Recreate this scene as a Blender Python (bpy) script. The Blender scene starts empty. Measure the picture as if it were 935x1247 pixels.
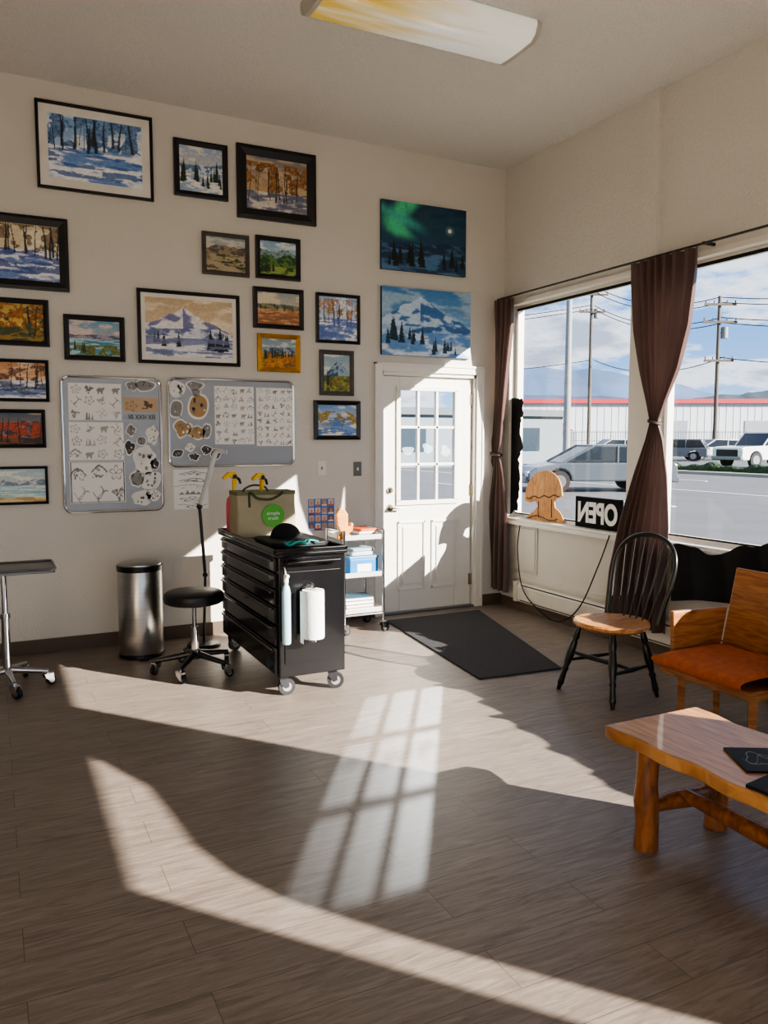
import bpy, bmesh, math, random
import numpy as np
from mathutils import Vector, Matrix
random.seed(7)
scene=bpy.context.scene
# ---------------------------------------------------------------- camera
FPX=970.0; HEAD=math.radians(26.2); PIT=math.radians(5.21); CAM=Vector((-4.14,-6.0,1.5))
fwd=Vector((math.sin(HEAD)*math.cos(PIT),math.cos(HEAD)*math.cos(PIT),-math.sin(PIT)))
rgt=Vector((math.cos(HEAD),-math.sin(HEAD),0)); upv=rgt.cross(fwd)
fh=Vector((math.sin(HEAD),math.cos(HEAD),0))
def ray(px,py): return fwd+rgt*((px-467.5)/FPX)+upv*((623.5-py)/FPX)
def onF(px,py,z=0.0):
    d=ray(px,py); t=(z-CAM.z)/d.z; return CAM+d*t
def onB(px,py,y=0.0):
    d=ray(px,py); t=(y-CAM.y)/d.y; return CAM+d*t
def onR(px,py,x=0.0):
    d=ray(px,py); t=(x-CAM.x)/d.x; return CAM+d*t
def ext(px,dep,z=-0.1):
    zc=dep*math.cos(PIT)+1.6*math.sin(PIT)
    p=CAM+fh*dep+rgt*((px-467.5)/FPX*zc); p.z=z; return p
cd=bpy.data.cameras.new('camera'); cam=bpy.data.objects.new('camera',cd)
scene.collection.objects.link(cam); scene.camera=cam
cd.sensor_fit='VERTICAL'; cd.sensor_height=36; cd.sensor_width=27; cd.lens=FPX/1247*36
cam.location=CAM; cam.rotation_euler=(math.pi/2-PIT,0,-HEAD); cd.clip_end=5000

# ---------------------------------------------------------------- colour + materials
def s2l(c):
    return tuple(((x/12.92) if x<=0.04045 else ((x+0.055)/1.055)**2.4) for x in c)
def H(h): return s2l(tuple(int(h[i:i+2],16)/255 for i in (0,2,4)))
MC={}
def mat(name,col,rough=0.5,metal=0.0,var=0.08,vscale=6.0,bump=0.0,bscale=60.0,trans=0.0,emit=0.0,coat=0.0,stretch=None,clear=0.0,bdist=0.01):
    if name in MC: return MC[name]
    m=bpy.data.materials.new(name); m.use_nodes=True; nt=m.node_tree; N=nt.nodes; L=nt.links
    b=N['Principled BSDF']; col=H(col) if isinstance(col,str) else col
    tc=N.new('ShaderNodeTexCoord'); src=tc.outputs['Object']
    if stretch:
        mp=N.new('ShaderNodeMapping'); mp.inputs['Scale'].default_value=stretch
        L.new(src,mp.inputs['Vector']); src=mp.outputs['Vector']
    no=N.new('ShaderNodeTexNoise'); no.inputs['Scale'].default_value=vscale; no.inputs['Detail'].default_value=5
    L.new(src,no.inputs['Vector'])
    r=N.new('ShaderNodeValToRGB'); r.color_ramp.elements[0].position=0.3; r.color_ramp.elements[1].position=0.7
    r.color_ramp.elements[0].color=tuple(c*(1-var) for c in col)+(1,)
    r.color_ramp.elements[1].color=tuple(min(1,c*(1+var)) for c in col)+(1,)
    L.new(no.outputs['Fac'],r.inputs['Fac']); L.new(r.outputs['Color'],b.inputs['Base Color'])
    b.inputs['Roughness'].default_value=rough; b.inputs['Metallic'].default_value=metal
    b.inputs['Coat Weight'].default_value=coat
    if emit>0:
        L.new(r.outputs['Color'],b.inputs['Emission Color']); b.inputs['Emission Strength'].default_value=emit
    if bump>0:
        n2=N.new('ShaderNodeTexNoise'); n2.inputs['Scale'].default_value=bscale; n2.inputs['Detail'].default_value=3
        L.new(src,n2.inputs['Vector'])
        bp=N.new('ShaderNodeBump'); bp.inputs['Strength'].default_value=bump; bp.inputs['Distance'].default_value=bdist
        L.new(n2.outputs['Fac'],bp.inputs['Height']); L.new(bp.outputs['Normal'],b.inputs['Normal'])
    if trans>0 or clear>0:
        if clear>0: t=N.new('ShaderNodeBsdfTransparent')
        else:
            t=N.new('ShaderNodeBsdfTranslucent'); L.new(r.outputs['Color'],t.inputs['Color'])
        mx=N.new('ShaderNodeMixShader'); mx.inputs['Fac'].default_value=max(trans,clear)
        L.new(b.outputs['BSDF'],mx.inputs[1]); L.new(t.outputs['BSDF'],mx.inputs[2])
        L.new(mx.outputs['Shader'],N['Material Output'].inputs['Surface'])
    MC[name]=m; return m
def wood(name,dark,light,scale=(1,1,12),rough=0.45,dist=3.0,coat=0.0):
    if name in MC: return MC[name]
    m=bpy.data.materials.new(name); m.use_nodes=True; nt=m.node_tree; N=nt.nodes; L=nt.links; b=N['Principled BSDF']
    tc=N.new('ShaderNodeTexCoord'); mp=N.new('ShaderNodeMapping'); mp.inputs['Scale'].default_value=scale
    L.new(tc.outputs['Object'],mp.inputs['Vector'])
    no=N.new('ShaderNodeTexNoise'); no.inputs['Scale'].default_value=4; no.inputs['Detail'].default_value=7; no.inputs['Distortion'].default_value=dist
    L.new(mp.outputs['Vector'],no.inputs['Vector'])
    r=N.new('ShaderNodeValToRGB'); r.color_ramp.elements[0].position=0.3; r.color_ramp.elements[1].position=0.65
    r.color_ramp.elements[0].color=H(dark)+(1,); r.color_ramp.elements[1].color=H(light)+(1,)
    L.new(no.outputs['Fac'],r.inputs['Fac']); L.new(r.outputs['Color'],b.inputs['Base Color'])
    b.inputs['Roughness'].default_value=rough; b.inputs['Coat Weight'].default_value=coat
    MC[name]=m; return m
def colattr(name,rough=0.45,bump=0.0):
    if name in MC: return MC[name]
    m=bpy.data.materials.new(name); m.use_nodes=True; nt=m.node_tree; N=nt.nodes; L=nt.links; b=N['Principled BSDF']
    a=N.new('ShaderNodeAttribute'); a.attribute_name='Col'
    L.new(a.outputs['Color'],b.inputs['Base Color']); b.inputs['Roughness'].default_value=rough
    if bump>0:
        n2=N.new('ShaderNodeTexNoise'); n2.inputs['Scale'].default_value=120
        tc=N.new('ShaderNodeTexCoord'); L.new(tc.outputs['Object'],n2.inputs['Vector'])
        bp=N.new('ShaderNodeBump'); bp.inputs['Strength'].default_value=bump; bp.inputs['Distance'].default_value=0.004
        L.new(n2.outputs['Fac'],bp.inputs['Height']); L.new(bp.outputs['Normal'],b.inputs['Normal'])
    MC[name]=m; return m
def glassmat(name,tint,k=0.35):
    m=bpy.data.materials.new(name); m.use_nodes=True; nt=m.node_tree; N=nt.nodes; L=nt.links
    N.remove(N['Principled BSDF'])
    t=N.new('ShaderNodeBsdfTransparent'); t.inputs['Color'].default_value=tint+(1,)
    g=N.new('ShaderNodeBsdfGlossy'); g.inputs['Roughness'].default_value=0.02
    lw=N.new('ShaderNodeLayerWeight'); lw.inputs['Blend'].default_value=.5
    p=N.new('ShaderNodeMath'); p.operation='POWER'; p.inputs[1].default_value=4; L.new(lw.outputs['Facing'],p.inputs[0])
    a=N.new('ShaderNodeMath'); a.operation='MULTIPLY_ADD'; a.inputs[1].default_value=k; a.inputs[2].default_value=.02; L.new(p.outputs[0],a.inputs[0])
    mx=N.new('ShaderNodeMixShader'); L.new(a.outputs[0],mx.inputs['Fac'])
    L.new(t.outputs[0],mx.inputs[1]); L.new(g.outputs[0],mx.inputs[2])
    L.new(mx.outputs[0],N['Material Output'].inputs['Surface'])
    return m
M_white=mat('white_paint','E6E2D8',0.45,var=0.02)
M_black=mat('black_satin','0E0E10',0.3,var=0.1)
M_blackmatte=mat('black_matte','101012',0.8,var=0.15,vscale=20)
M_chrome=mat('chrome','C8C9CC',0.12,1.0,var=0.03)
M_steel=mat('brushed_steel','A9A7A3',0.28,1.0,var=0.08,vscale=3,stretch=(1,1,40))
M_alu=mat('aluminium','8E9093',0.35,0.9,var=0.04)
M_rubber=mat('rubber','1B1B1D',0.7)
M_paper=mat('paper','EDEBE6',0.8,var=0.02)

# ---------------------------------------------------------------- mesh builder
class MB:
    def __init__(s): s.v=[]; s.f=[]; s.m=[]; s.M=Matrix.Identity(4)
    def add(s,vs,fs,mi=0):
        o=len(s.v); s.v+=[tuple(s.M@Vector(p)) for p in vs]
        s.f+=[tuple(i+o for i in f) for f in fs]; s.m+=[mi]*len(fs); return s
    def box(s,x0,x1,y0,y1,z0,z1,mi=0):
        vs=[(x,y,z) for x in (x0,x1) for y in (y0,y1) for z in (z0,z1)]
        return s.add(vs,[(0,1,3,2),(4,6,7,5),(0,4,5,1),(2,3,7,6),(0,2,6,4),(1,5,7,3)],mi)
    def tube(s,pts,r,n=10,mi=0,closed=False,cap=True):
        P=[Vector(p) for p in pts]; k=len(P)
        R=r if isinstance(r,(list,tuple)) else [r]*k
        vs=[];fs=[]; up=None
        for i in range(k):
            if closed: t=(P[(i+1)%k]-P[i-1])
            else: t=(P[min(i+1,k-1)]-P[max(i-1,0)])
            t=t.normalized()
            if up is None:
                up=Vector((0,0,1)) if abs(t.z)<0.9 else Vector((1,0,0))
            a=(up-t*up.dot(t))
            if a.length<1e-6: a=t.orthogonal()
            a.normalize(); up=a; b=t.cross(a)
            for j in range(n):
                an=2*math.pi*j/n
                vs.append(P[i]+(a*math.cos(an)+b*math.sin(an))*R[i])
        for i in range(k if closed else k-1):
            for j in range(n):
                i2=(i+1)%k
                fs.append((i*n+j,i*n+(j+1)%n,i2*n+(j+1)%n,i2*n+j))
        if cap and not closed:
            fs.append(tuple(range(n-1,-1,-1))); fs.append(tuple((k-1)*n+j for j in range(n)))
        return s.add(vs,fs,mi)
    def cyl(s,p0,p1,r0,r1=None,n=20,mi=0): return s.tube([p0,p1],[r0,r0 if r1 is None else r1],n,mi)
    def lathe(s,prof,n=32,c=(0,0,0),mi=0):
        vs=[];fs=[];k=len(prof)
        for r,z in prof:
            for j in range(n):
                a=2*math.pi*j/n; vs.append((c[0]+max(r,1e-4)*math.cos(a),c[1]+max(r,1e-4)*math.sin(a),c[2]+z))
        for i in range(k-1):
            for j in range(n): fs.append((i*n+j,i*n+(j+1)%n,(i+1)*n+(j+1)%n,(i+1)*n+j))
        fs.append(tuple(range(n-1,-1,-1))); fs.append(tuple((k-1)*n+j for j in range(n)))
        return s.add(vs,fs,mi)
    def prism(s,pts,ax,a,b,mi=0):
        n=len(pts)
        def q(p,h):
            return {'x':(h,p[0],p[1]),'y':(p[0],h,p[1]),'z':(p[0],p[1],h)}[ax]
        vs=[q(p,a) for p in pts]+[q(p,b) for p in pts]
        fs=[tuple(range(n)),tuple(range(2*n-1,n-1,-1))]+[(i,(i+1)%n,n+(i+1)%n,n+i) for i in range(n)]
        return s.add(vs,fs,mi)
    def sphere(s,c,r,nu=20,nv=12,mi=0,v0=0.0,v1=1.0):
        r=r if isinstance(r,(tuple,list)) else (r,r,r); vs=[];fs=[]
        for i in range(nv+1):
            ph=math.pi*(v0+(v1-v0)*i/nv)
            for j in range(nu):
                a=2*math.pi*j/nu
                vs.append((c[0]+r[0]*(math.sin(ph)+1e-4)*math.cos(a),c[1]+r[1]*(math.sin(ph)+1e-4)*math.sin(a),c[2]+r[2]*math.cos(ph)))
        for i in range(nv):
            for j in range(nu): fs.append((i*nu+j,i*nu+(j+1)%nu,(i+1)*nu+(j+1)%nu,(i+1)*nu+j))
        fs.append(tuple(range(nu))); fs.append(tuple(nv*nu+j for j in range(nu-1,-1,-1)))
        return s.add(vs,fs,mi)
    def grid(s,fn,nu,nv,mi=0):
        vs=[fn(i/nu,j/nv) for j in range(nv+1) for i in range(nu+1)]
        fs=[(j*(nu+1)+i,j*(nu+1)+i+1,(j+1)*(nu+1)+i+1,(j+1)*(nu+1)+i) for j in range(nv) for i in range(nu)]
        return s.add(vs,fs,mi)
    def ring(s,w,h,t,d,mi=0,inner=None):
        di=d*0.6 if inner is None else inner
        o=[(-w/2,0),(w/2,0),(w/2,h),(-w/2,h)]; a=t*0.35
        m=[(-w/2+a,a),(w/2-a,a),(w/2-a,h-a),(-w/2+a,h-a)]
        i=[(-w/2+t,t),(w/2-t,t),(w/2-t,h-t),(-w/2+t,h-t)]
        vs=[(x,0,z) for x,z in o]+[(x,-d*0.85,z) for x,z in o]+[(x,-d,z) for x,z in m]+[(x,-di,z) for x,z in i]+[(x,0,z) for x,z in i]
        fs=[]
        for l in range(4):
            for k in range(4): fs.append((l*4+k,l*4+(k+1)%4,(l+1)*4+(k+1)%4,(l+1)*4+k))
        return s.add(vs,fs,mi)
def rrect(w,h,r,n=6,cx=0,cy=0):
    pts=[]
    for (sx,sy,a0) in ((1,1,0),(-1,1,90),(-1,-1,180),(1,-1,270)):
        for i in range(n+1):
            a=math.radians(a0+90*i/n); pts.append((cx+sx*(w/2-r)+r*math.cos(a),cy+sy*(h/2-r)+r*math.sin(a)))
    return pts
def build(name,mb,mats,parent=None,smooth=True,bevel=0,loc=(0,0,0),rot=(0,0,0),label=None,cat=None,kind=None,group=None,recalc=True,ang=38):
    me=bpy.data.meshes.new(name); me.from_pydata([tuple(p) for p in mb.v],[],mb.f)
    mats=mats if isinstance(mats,(list,tuple)) else [mats]
    for m in mats: me.materials.append(m)
    me.polygons.foreach_set('material_index',mb.m)
    if recalc:
        bm=bmesh.new(); bm.from_mesh(me); bmesh.ops.recalc_face_normals(bm,faces=bm.faces); bm.to_mesh(me); bm.free()
    me.update()
    if smooth:
        me.shade_smooth(); me.set_sharp_from_angle(angle=math.radians(ang))
    ob=bpy.data.objects.new(name,me); scene.collection.objects.link(ob)
    ob.location=loc; ob.rotation_euler=rot
    if parent: ob.parent=parent
    if bevel>0:
        bv=ob.modifiers.new('bevel','BEVEL'); bv.width=bevel; bv.segments=2; bv.limit_method='ANGLE'; bv.angle_limit=math.radians(40)
    if label: ob['label']=label
    if cat: ob['category']=cat
    if kind: ob['kind']=kind
    if group: ob['group']=group
    return ob
def thing(name,label,cat,loc=(0,0,0),rz=0,kind=None,group=None):
    e=bpy.data.objects.new(name,None); scene.collection.objects.link(e); e.location=loc; e.rotation_euler=(0,0,rz)
    e.empty_display_size=0.1
    e['label']=label
    if cat: e['category']=cat
    if kind: e['kind']=kind
    if group: e['group']=group
    return e
def text_obj(name,txt,size,m,parent=None,loc=(0,0,0),rot=(math.pi/2,0,0),mirror=False,label=None,extr=0.001,spacing=1.0,fit=None,off=0.0):
    c=bpy.data.curves.new(name,'FONT'); c.body=txt; c.size=size; c.extrude=extr; c.align_x='CENTER'; c.align_y='CENTER'; c.space_character=spacing; c.offset=off
    t=bpy.data.objects.new('tmp',c); scene.collection.objects.link(t)
    bpy.context.view_layer.update()
    me=bpy.data.meshes.new_from_object(t.evaluated_get(bpy.context.evaluated_depsgraph_get()))
    bpy.data.objects.remove(t)
    xs=[v.co.x for v in me.vertices]; ys=[v.co.y for v in me.vertices]
    cx=(min(xs)+max(xs))/2; cy=(min(ys)+max(ys))/2; sx=sy=1
    if fit: sx=fit[0]/(max(xs)-min(xs)); sy=fit[1]/(max(ys)-min(ys))
    for v in me.vertices:
        v.co.x=(v.co.x-cx)*sx*(-1 if mirror else 1); v.co.y=(v.co.y-cy)*sy
    me.materials.clear(); me.materials.append(m)
    o=bpy.data.objects.new(name,me); scene.collection.objects.link(o); o.location=loc; o.rotation_euler=rot
    if parent: o.parent=parent
    if label: o['label']=label
    return o

# ---------------------------------------------------------------- numpy painter
def vn(x,y,seed):
    xi=np.floor(x).astype(np.int64); yi=np.floor(y).astype(np.int64)
    fx=x-xi; fy=y-yi; fx=fx*fx*(3-2*fx); fy=fy*fy*(3-2*fy)
    def h(a,b):
        k=(a*374761393+b*668265263+seed*144269504)&0xffffffff
        k=((k^(k>>13))*1274126177)&0xffffffff
        return ((k^(k>>16))&0xffff)/65535.0
    return (h(xi,yi)*(1-fx)+h(xi+1,yi)*fx)*(1-fy)+(h(xi,yi+1)*(1-fx)+h(xi+1,yi+1)*fx)*fy
def fbm(x,y,seed,o=4):
    r=0;a=0.5;t=0
    for i in range(o): r=r+a*vn(x,y,seed+i*17); t+=a; x=x*2.03;y=y*2.03;a*=0.5
    return r/t
def mixc(col,m,c):
    return col*(1-m[...,None])+np.array(c)*m[...,None]
def two(n,a,b): return np.array(H(a))*(1-n[...,None])+np.array(H(b))*n[...,None]
def sm(x,a,b): t=np.clip((x-a)/(b-a),0,1); return t*t*(3-2*t)
def paint(u,v,spec,seed):
    rnd=random.Random(seed); col=np.zeros(u.shape+(3,))
    for st in spec:
        k=st[0]; seed+=31
        if k=='sky':
            col=two(np.clip(v*1.2-0.2,0,1),st[2],st[1])
            c=sm(fbm(u*3,v*7,seed),0.48,0.66); col=mixc(col,c*0.8,H(st[3]))
        elif k=='ridge':
            _,base,amp,fr,ca,cb=st
            r=base+amp*(fbm(u*fr,u*0,seed,5)-0.5)*2
            n=sm(fbm(u*9-v*4,v*12+u*5,seed+3),0.42,0.58); m=(v<r).astype(float)
            c=two(n,ca,cb); col=col*(1-m[...,None])+c*m[...,None]
        elif k=='peak':
            _,px,top,wd,ca,cb=st
            r=top-np.abs(u-px)*wd+0.10*(fbm(u*9,u*0,seed)-0.5)
            n=sm(fbm((u-px)*7+np.sign(u-px)*v*3,v*9,seed+3),0.42,0.56); m=(v<r).astype(float)
            c=two(n,ca,cb); col=col*(1-m[...,None])+c*m[...,None]
        elif k=='ground':
            _,hh,ca,cb,fx,fy=st
            r=hh+0.05*(fbm(u*3,u*0,seed)-0.5)
            n=sm(fbm(u*fx,v*fy,seed+3),0.4,0.6); m=(v<r).astype(float)
            c=two(n,ca,cb); col=col*(1-m[...,None])+c*m[...,None]
        elif k=='pines':
            _,n,yb,h0,h1,wf,c1,x0,x1=st
            for i in range(n):
                x=rnd.uniform(x0,x1); b=yb+rnd.uniform(-0.05,0.05); h=rnd.uniform(h0,h1)
                t=(v-b)/h; hw=wf*h*(1-t)*(0.55+0.45*((t*7+vn(u*30,v*30,i))%1.0))
                m=((np.abs(u-x)<hw)&(t>0)&(t<1)).astype(float)
                jit=vn(u*40,v*40,seed+i)
                cc=np.array(H(c1))*(0.6+0.9*jit[...,None]); col=col*(1-m[...,None])+cc*m[...,None]
        elif k=='trunks':
            _,n,y0,y1,w,c1,x0,x1=st
            for i in range(n):
                x=rnd.uniform(x0,x1); b=y0+rnd.uniform(-0.06,0.08); ww=w*rnd.uniform(0.35,1.1); ln=rnd.uniform(-.08,.08)
                xx=x+ln*(v-b)+0.006*np.sin(v*11+i)
                ww2=ww*(1.15-0.7*np.clip((v-b)/(y1-b),0,1))
                m=((np.abs(u-xx)<ww2)&(v>b)&(v<y1)).astype(float); col=mixc(col,m*.92,H(c1))
        elif k=='foliage':
            _,y0,y1,th,c1,c2=st
            n=fbm(u*9,v*9,seed); m=((n>th)&(v>y0)&(v<y1)).astype(float)
            c=two(vn(u*35,v*35,seed+9),c1,c2); col=col*(1-m[...,None])+c*m[...,None]
        elif k=='streak':
            _,y0,y1,th,c1=st
            n=fbm(u*4+v*3,v*22,seed); m=((n>th)&(v>y0)&(v<y1)).astype(float); col=mixc(col,m*0.85,H(c1))
        elif k=='moon':
            _,x,y,r,c1=st; d=np.hypot((u-x)*1.3,v-y); col=mixc(col,sm(-d,-r*3,-r)*0.5,H(c1)); col=mixc(col,(d<r).astype(float),H('F6F3D8'))
        elif k=='aurora':
            cx=0.22+0.12*np.sin(v*7); n=fbm(u*14,v*2,seed)
            m=sm(-np.abs(u-cx-0.15*(1-v)),-0.2,-0.02)*sm(v,0.42,0.6)*(0.5+n); col=mixc(col,np.clip(m,0,1)*0.9,H('5BD49A'))
            m2=sm(-np.abs(v-0.8+0.5*(u-0.15)),-0.13,0)*sm(-u,-0.6,-0.3); col=mixc(col,m2*0.6*(0.5+n),H('4FBDB0'))
    j=fbm(u*40,v*40,seed+77,2)
    return np.clip(col*(0.82+0.36*j[...,None]),0,1)
def colmesh(name,w,h,nx,ny,colfn,m,parent,y=-0.01,z0=0.0,x0=0.0,label=None):
    U,V=np.meshgrid(np.linspace(0,1,nx+1),np.linspace(0,1,ny+1))
    C=colfn(U,V)
    vs=np.stack([x0+(U-0.5)*w,np.full_like(U,y),z0+V*h],-1).reshape(-1,3)
    idx=np.arange((nx+1)*(ny+1)).reshape(ny+1,nx+1)
    fs=np.stack([idx[:-1,:-1],idx[:-1,1:],idx[1:,1:],idx[1:,:-1]],-1).reshape(-1,4)
    me=bpy.data.meshes.new(name); me.from_pydata(vs.tolist(),[],fs.tolist())
    a=me.color_attributes.new('Col','FLOAT_COLOR','POINT')
    c4=np.ones((len(vs),4),dtype=np.float32); c4[:,:3]=C.reshape(-1,3); a.data.foreach_set('color',c4.ravel())
    me.materials.append(m); ob=bpy.data.objects.new(name,me); scene.collection.objects.link(ob)
    if parent: ob.parent=parent
    if label: ob['label']=label
    return ob
M_paint=colattr('oil_paint',0.5,0.25); M_ink=colattr('printed_paper',0.75)

# ================================================================ ROOM SHELL
H0=onB(611,207).z
HL=onB(0,87); HR=onR(935,42)
ax=(HL.z-H0)/HL.x; ay=(HR.z-H0)/HR.y
def zc(x,y): return H0+ax*x+ay*y
XL=-6.6; YR=-9.6; ZS=0.81; ZW=2.66; TOP=9.0
M_wall=mat('painted_drywall','D4CFC5',0.85,var=0.02,vscale=2.0,bump=0.35,bscale=60)
M_wall2=mat('textured_drywall','D8D4CA',0.85,var=0.03,vscale=40.0,bump=0.55,bscale=55,bdist=0.01)
M_ceil=mat('popcorn_ceiling','E4E1DA',0.9,var=0.08,vscale=110,bump=0.8,bscale=100,bdist=0.012)
def shell(name,mb,m,**k):
    for i,p in enumerate(mb.v):
        if p[2]>8.9: mb.v[i]=(p[0],p[1],zc(p[0],p[1]))
    return build(name,mb,m,smooth=False,kind='structure',**k)
DX0,DX1,DZ=-1.19,-0.30,2.05
b=MB(); b.box(XL,DX0-0.03,0,0.15,0,TOP); b.box(DX1+0.03,0.15,0,0.15,0,TOP); b.box(DX0-0.03,DX1+0.03,0,0.15,DZ+0.03,TOP)
shell('wall_back',b,M_wall,label='cream orange-peel drywall wall hung with paintings')
W1=(-1.60,-0.10); W2=(-6.08,-1.86); W3=(-8.12,-6.12)
b=MB(); b.box(0,0.15,YR,0,-0.1,ZS-0.02); b.box(0,0.15,YR,0,ZW,TOP)
b.box(0,0.15,W1[1],0,ZS-0.02,ZW); b.box(0,0.15,W2[1],W1[0],ZS-0.02,ZW); b.box(0,0.15,YR,W3[0],ZS-0.02,ZW); b.box(0,0.15,W3[1],W2[0],ZS-0.02,ZW)
shell('wall_right',b,M_wall2,label='cream textured storefront wall around the big windows')
b=MB(); b.box(XL-0.15,XL,YR,0.15,0,TOP); shell('wall_left',b,M_wall,label='plain cream side wall')
b=MB(); b.box(XL,0.15,YR-0.15,YR,0,0.7); b.box(XL,0.15,YR-0.15,YR,2.9,TOP); b.box(XL,XL+.4,YR-0.15,YR,0.7,2.9); b.box(-0.3,0.15,YR-0.15,YR,0.7,2.9)  # opening added behind the camera to let in sky fill
shell('wall_front',b,M_wall,label='cream wall with a wide opening added for sky fill')
b=MB()
b.add([(x,y,zc(x,y)+dz) for dz in (0,0.2) for x,y in ((XL-0.15,YR-0.15),(0.15,YR-0.15),(0.15,0.15),(XL-0.15,0.15))],[(0,3,2,1),(4,5,6,7),(0,1,5,4),(1,2,6,5),(2,3,7,6),(3,0,4,7)])
build('ceiling',b,M_ceil,smooth=False,kind='structure',label='off-white popcorn textured ceiling')
def floormat():
    m=bpy.data.materials.new('vinyl_plank'); m.use_nodes=True; nt=m.node_tree; N=nt.nodes; L=nt.links; bs=N['Principled BSDF']
    tc=N.new('ShaderNodeTexCoord')
    br=N.new('ShaderNodeTexBrick'); br.inputs['Scale'].default_value=1.0
    br.inputs['Brick Width'].default_value=1.22; br.inputs['Row Height'].default_value=0.18
    br.inputs['Mortar Size'].default_value=0.0012; br.inputs['Mortar Smooth'].default_value=0.0; br.inputs['Bias'].default_value=0
    br.offset=0.37; br.inputs['Color1'].default_value=(0.45,0.45,0.45,1); br.inputs['Color2'].default_value=(0.55,0.55,0.55,1); br.inputs['Mortar'].default_value=(0.3,.3,.3,1)
    L.new(tc.outputs['Object'],br.inputs['Vector'])
    mp=N.new('ShaderNodeMapping'); mp.inputs['Scale'].default_value=(1.5,15,1); L.new(tc.outputs['Object'],mp.inputs['Vector'])
    ad=N.new('ShaderNodeVectorMath'); ad.operation='MULTIPLY_ADD'; ad.inputs[1].default_value=(17,13,5)
    L.new(br.outputs['Color'],ad.inputs[0]); L.new(mp.outputs['Vector'],ad.inputs[2])
    n1=N.new('ShaderNodeTexNoise'); n1.inputs['Scale'].default_value=2.6; n1.inputs['Detail'].default_value=9; n1.inputs['Roughness'].default_value=0.68; n1.inputs['Distortion'].default_value=1.4
    L.new(ad.outputs[0],n1.inputs['Vector'])
    r=N.new('ShaderNodeValToRGB'); e=r.color_ramp.elements; e[0].position=0.28; e[0].color=H('665B53')+(1,); e[1].position=0.75; e[1].color=H('9B8F84')+(1,)
    e2=r.color_ramp.elements.new(0.5); e2.color=H('82766C')+(1,)
    L.new(n1.outputs['Fac'],r.inputs['Fac'])
    mx=N.new('ShaderNodeMix'); mx.data_type='RGBA'; mx.blend_type='OVERLAY'; mx.inputs['Factor'].default_value=0.35
    L.new(r.outputs['Color'],mx.inputs['A']); L.new(br.outputs['Color'],mx.inputs['B'])
    m2=N.new('ShaderNodeMix'); m2.data_type='RGBA'; m2.inputs['B'].default_value=H('564B44')+(1,)
    L.new(mx.outputs['Result'],m2.inputs['A']); L.new(br.outputs['Fac'],m2.inputs['Factor'])
    L.new(m2.outputs['Result'],bs.inputs['Base Color'])
    bs.inputs['Roughness'].default_value=0.4; bs.inputs['Specular IOR Level'].default_value=0.45
    bp=N.new('ShaderNodeBump'); bp.inputs['Strength'].default_value=0.3; bp.inputs['Distance'].default_value=0.002
    L.new(n1.outputs['Fac'],bp.inputs['Height']); L.new(bp.outputs['Normal'],bs.inputs['Normal'])
    return m
b=MB(); b.box(XL-0.15,0.15,YR-0.15,0.15,-0.1,0); build('floor',b,floormat(),smooth=False,kind='structure',label='grey-brown wood-look vinyl plank floor')
M_base=mat('brown_vinyl_base','5A4A3E',0.5)
b=MB(); b.box(XL,DX0-0.09,-0.012,0,0,0.1); b.box(DX1+0.09,-0.0,-0.012,0,0,0.1); build('baseboard_back',b,M_base,smooth=False,kind='structure',label='brown vinyl cove baseboard')
b=MB(); b.box(-0.012,0,YR,-0.02,0,0.09); build('baseboard_right',b,M_base,smooth=False,kind='structure',label='brown vinyl baseboard below the heater')

# windows
M_glass=glassmat('window_glass',(0.57,0.60,0.64),.15); M_dglass=glassmat('door_glass',(0.62,0.67,0.72),.2)
def window(name,y0,y1,label):
    e=thing(name,label,None,(0.09,(y0+y1)/2,ZS),kind='structure'); hw=(y1-y0)/2; hh=ZW-ZS
    b=MB(); t=0.035
    b.box(-0.03,0.03,-hw,hw,0,t); b.box(-0.03,0.03,-hw,hw,hh-t,hh); b.box(-0.03,0.03,-hw,-hw+t,t,hh-t); b.box(-0.03,0.03,hw-t,hw,t,hh-t)
    b.box(-0.13,-0.03,-hw,hw,-0.02,0.0)
    build('window_frame',b,M_white,parent=e,smooth=False,bevel=0.003)
    b=MB(); b.box(-0.034,-0.03,-hw+t-.006,hw-t+.006,t-.006,t+.006); b.box(-0.036,-0.03,-hw+t-.01,hw-t+.01,hh-t-.008,hh-t+.014)
    build('glazing_gasket',b,M_blackmatte,parent=e,smooth=False)
    b=MB(); b.add([(0,-hw+t,t),(0,hw-t,t),(0,hw-t,hh-t),(0,-hw+t,hh-t)],[(0,1,2,3)])
    build('window_glass',b,M_glass,parent=e,smooth=False)
window('window_1',*W1,label='white framed storefront window beside the door corner')
window('window_2',*W2,label='wide white framed storefront window onto the street')
window('window_3',*W3,label='white framed storefront window with an added shadow-casting sheet')
b=MB(); b.box(-0.018,0,-5.95,-0.02,ZW,ZW+0.035); build('trim_1',b,M_white,smooth=False,kind='structure',label='white trim strip above the windows')
b=MB(); b.box(-0.065,-0.018,-5.95,-0.02,ZS-0.05,ZS-0.02); build('trim_2',b,M_white,smooth=False,kind='structure',label='white window stool edge')
M_lower=mat('lower_wall_paint','D8D3C8',0.6,var=0.02)
b=MB(); b.box(-0.006,0,-5.95,-0.01,.27,ZS-.05); b.box(-.018,-.006,-5.95,-.01,.285,.315)
for y in (-.35,-1.55,-2.75,-3.95,-5.15): b.box(-.012,-.006,y-.02,y+.02,.3,ZS-.05)
build('trim_4',b,M_lower,smooth=False,kind='structure',label='smooth off-white panelling below the windows')
b=MB(); b.box(-.02,0,-1.86,-1.60,ZS,ZW); build('trim_5',b,M_white,smooth=False,kind='structure',label='white post between the windows')
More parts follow.
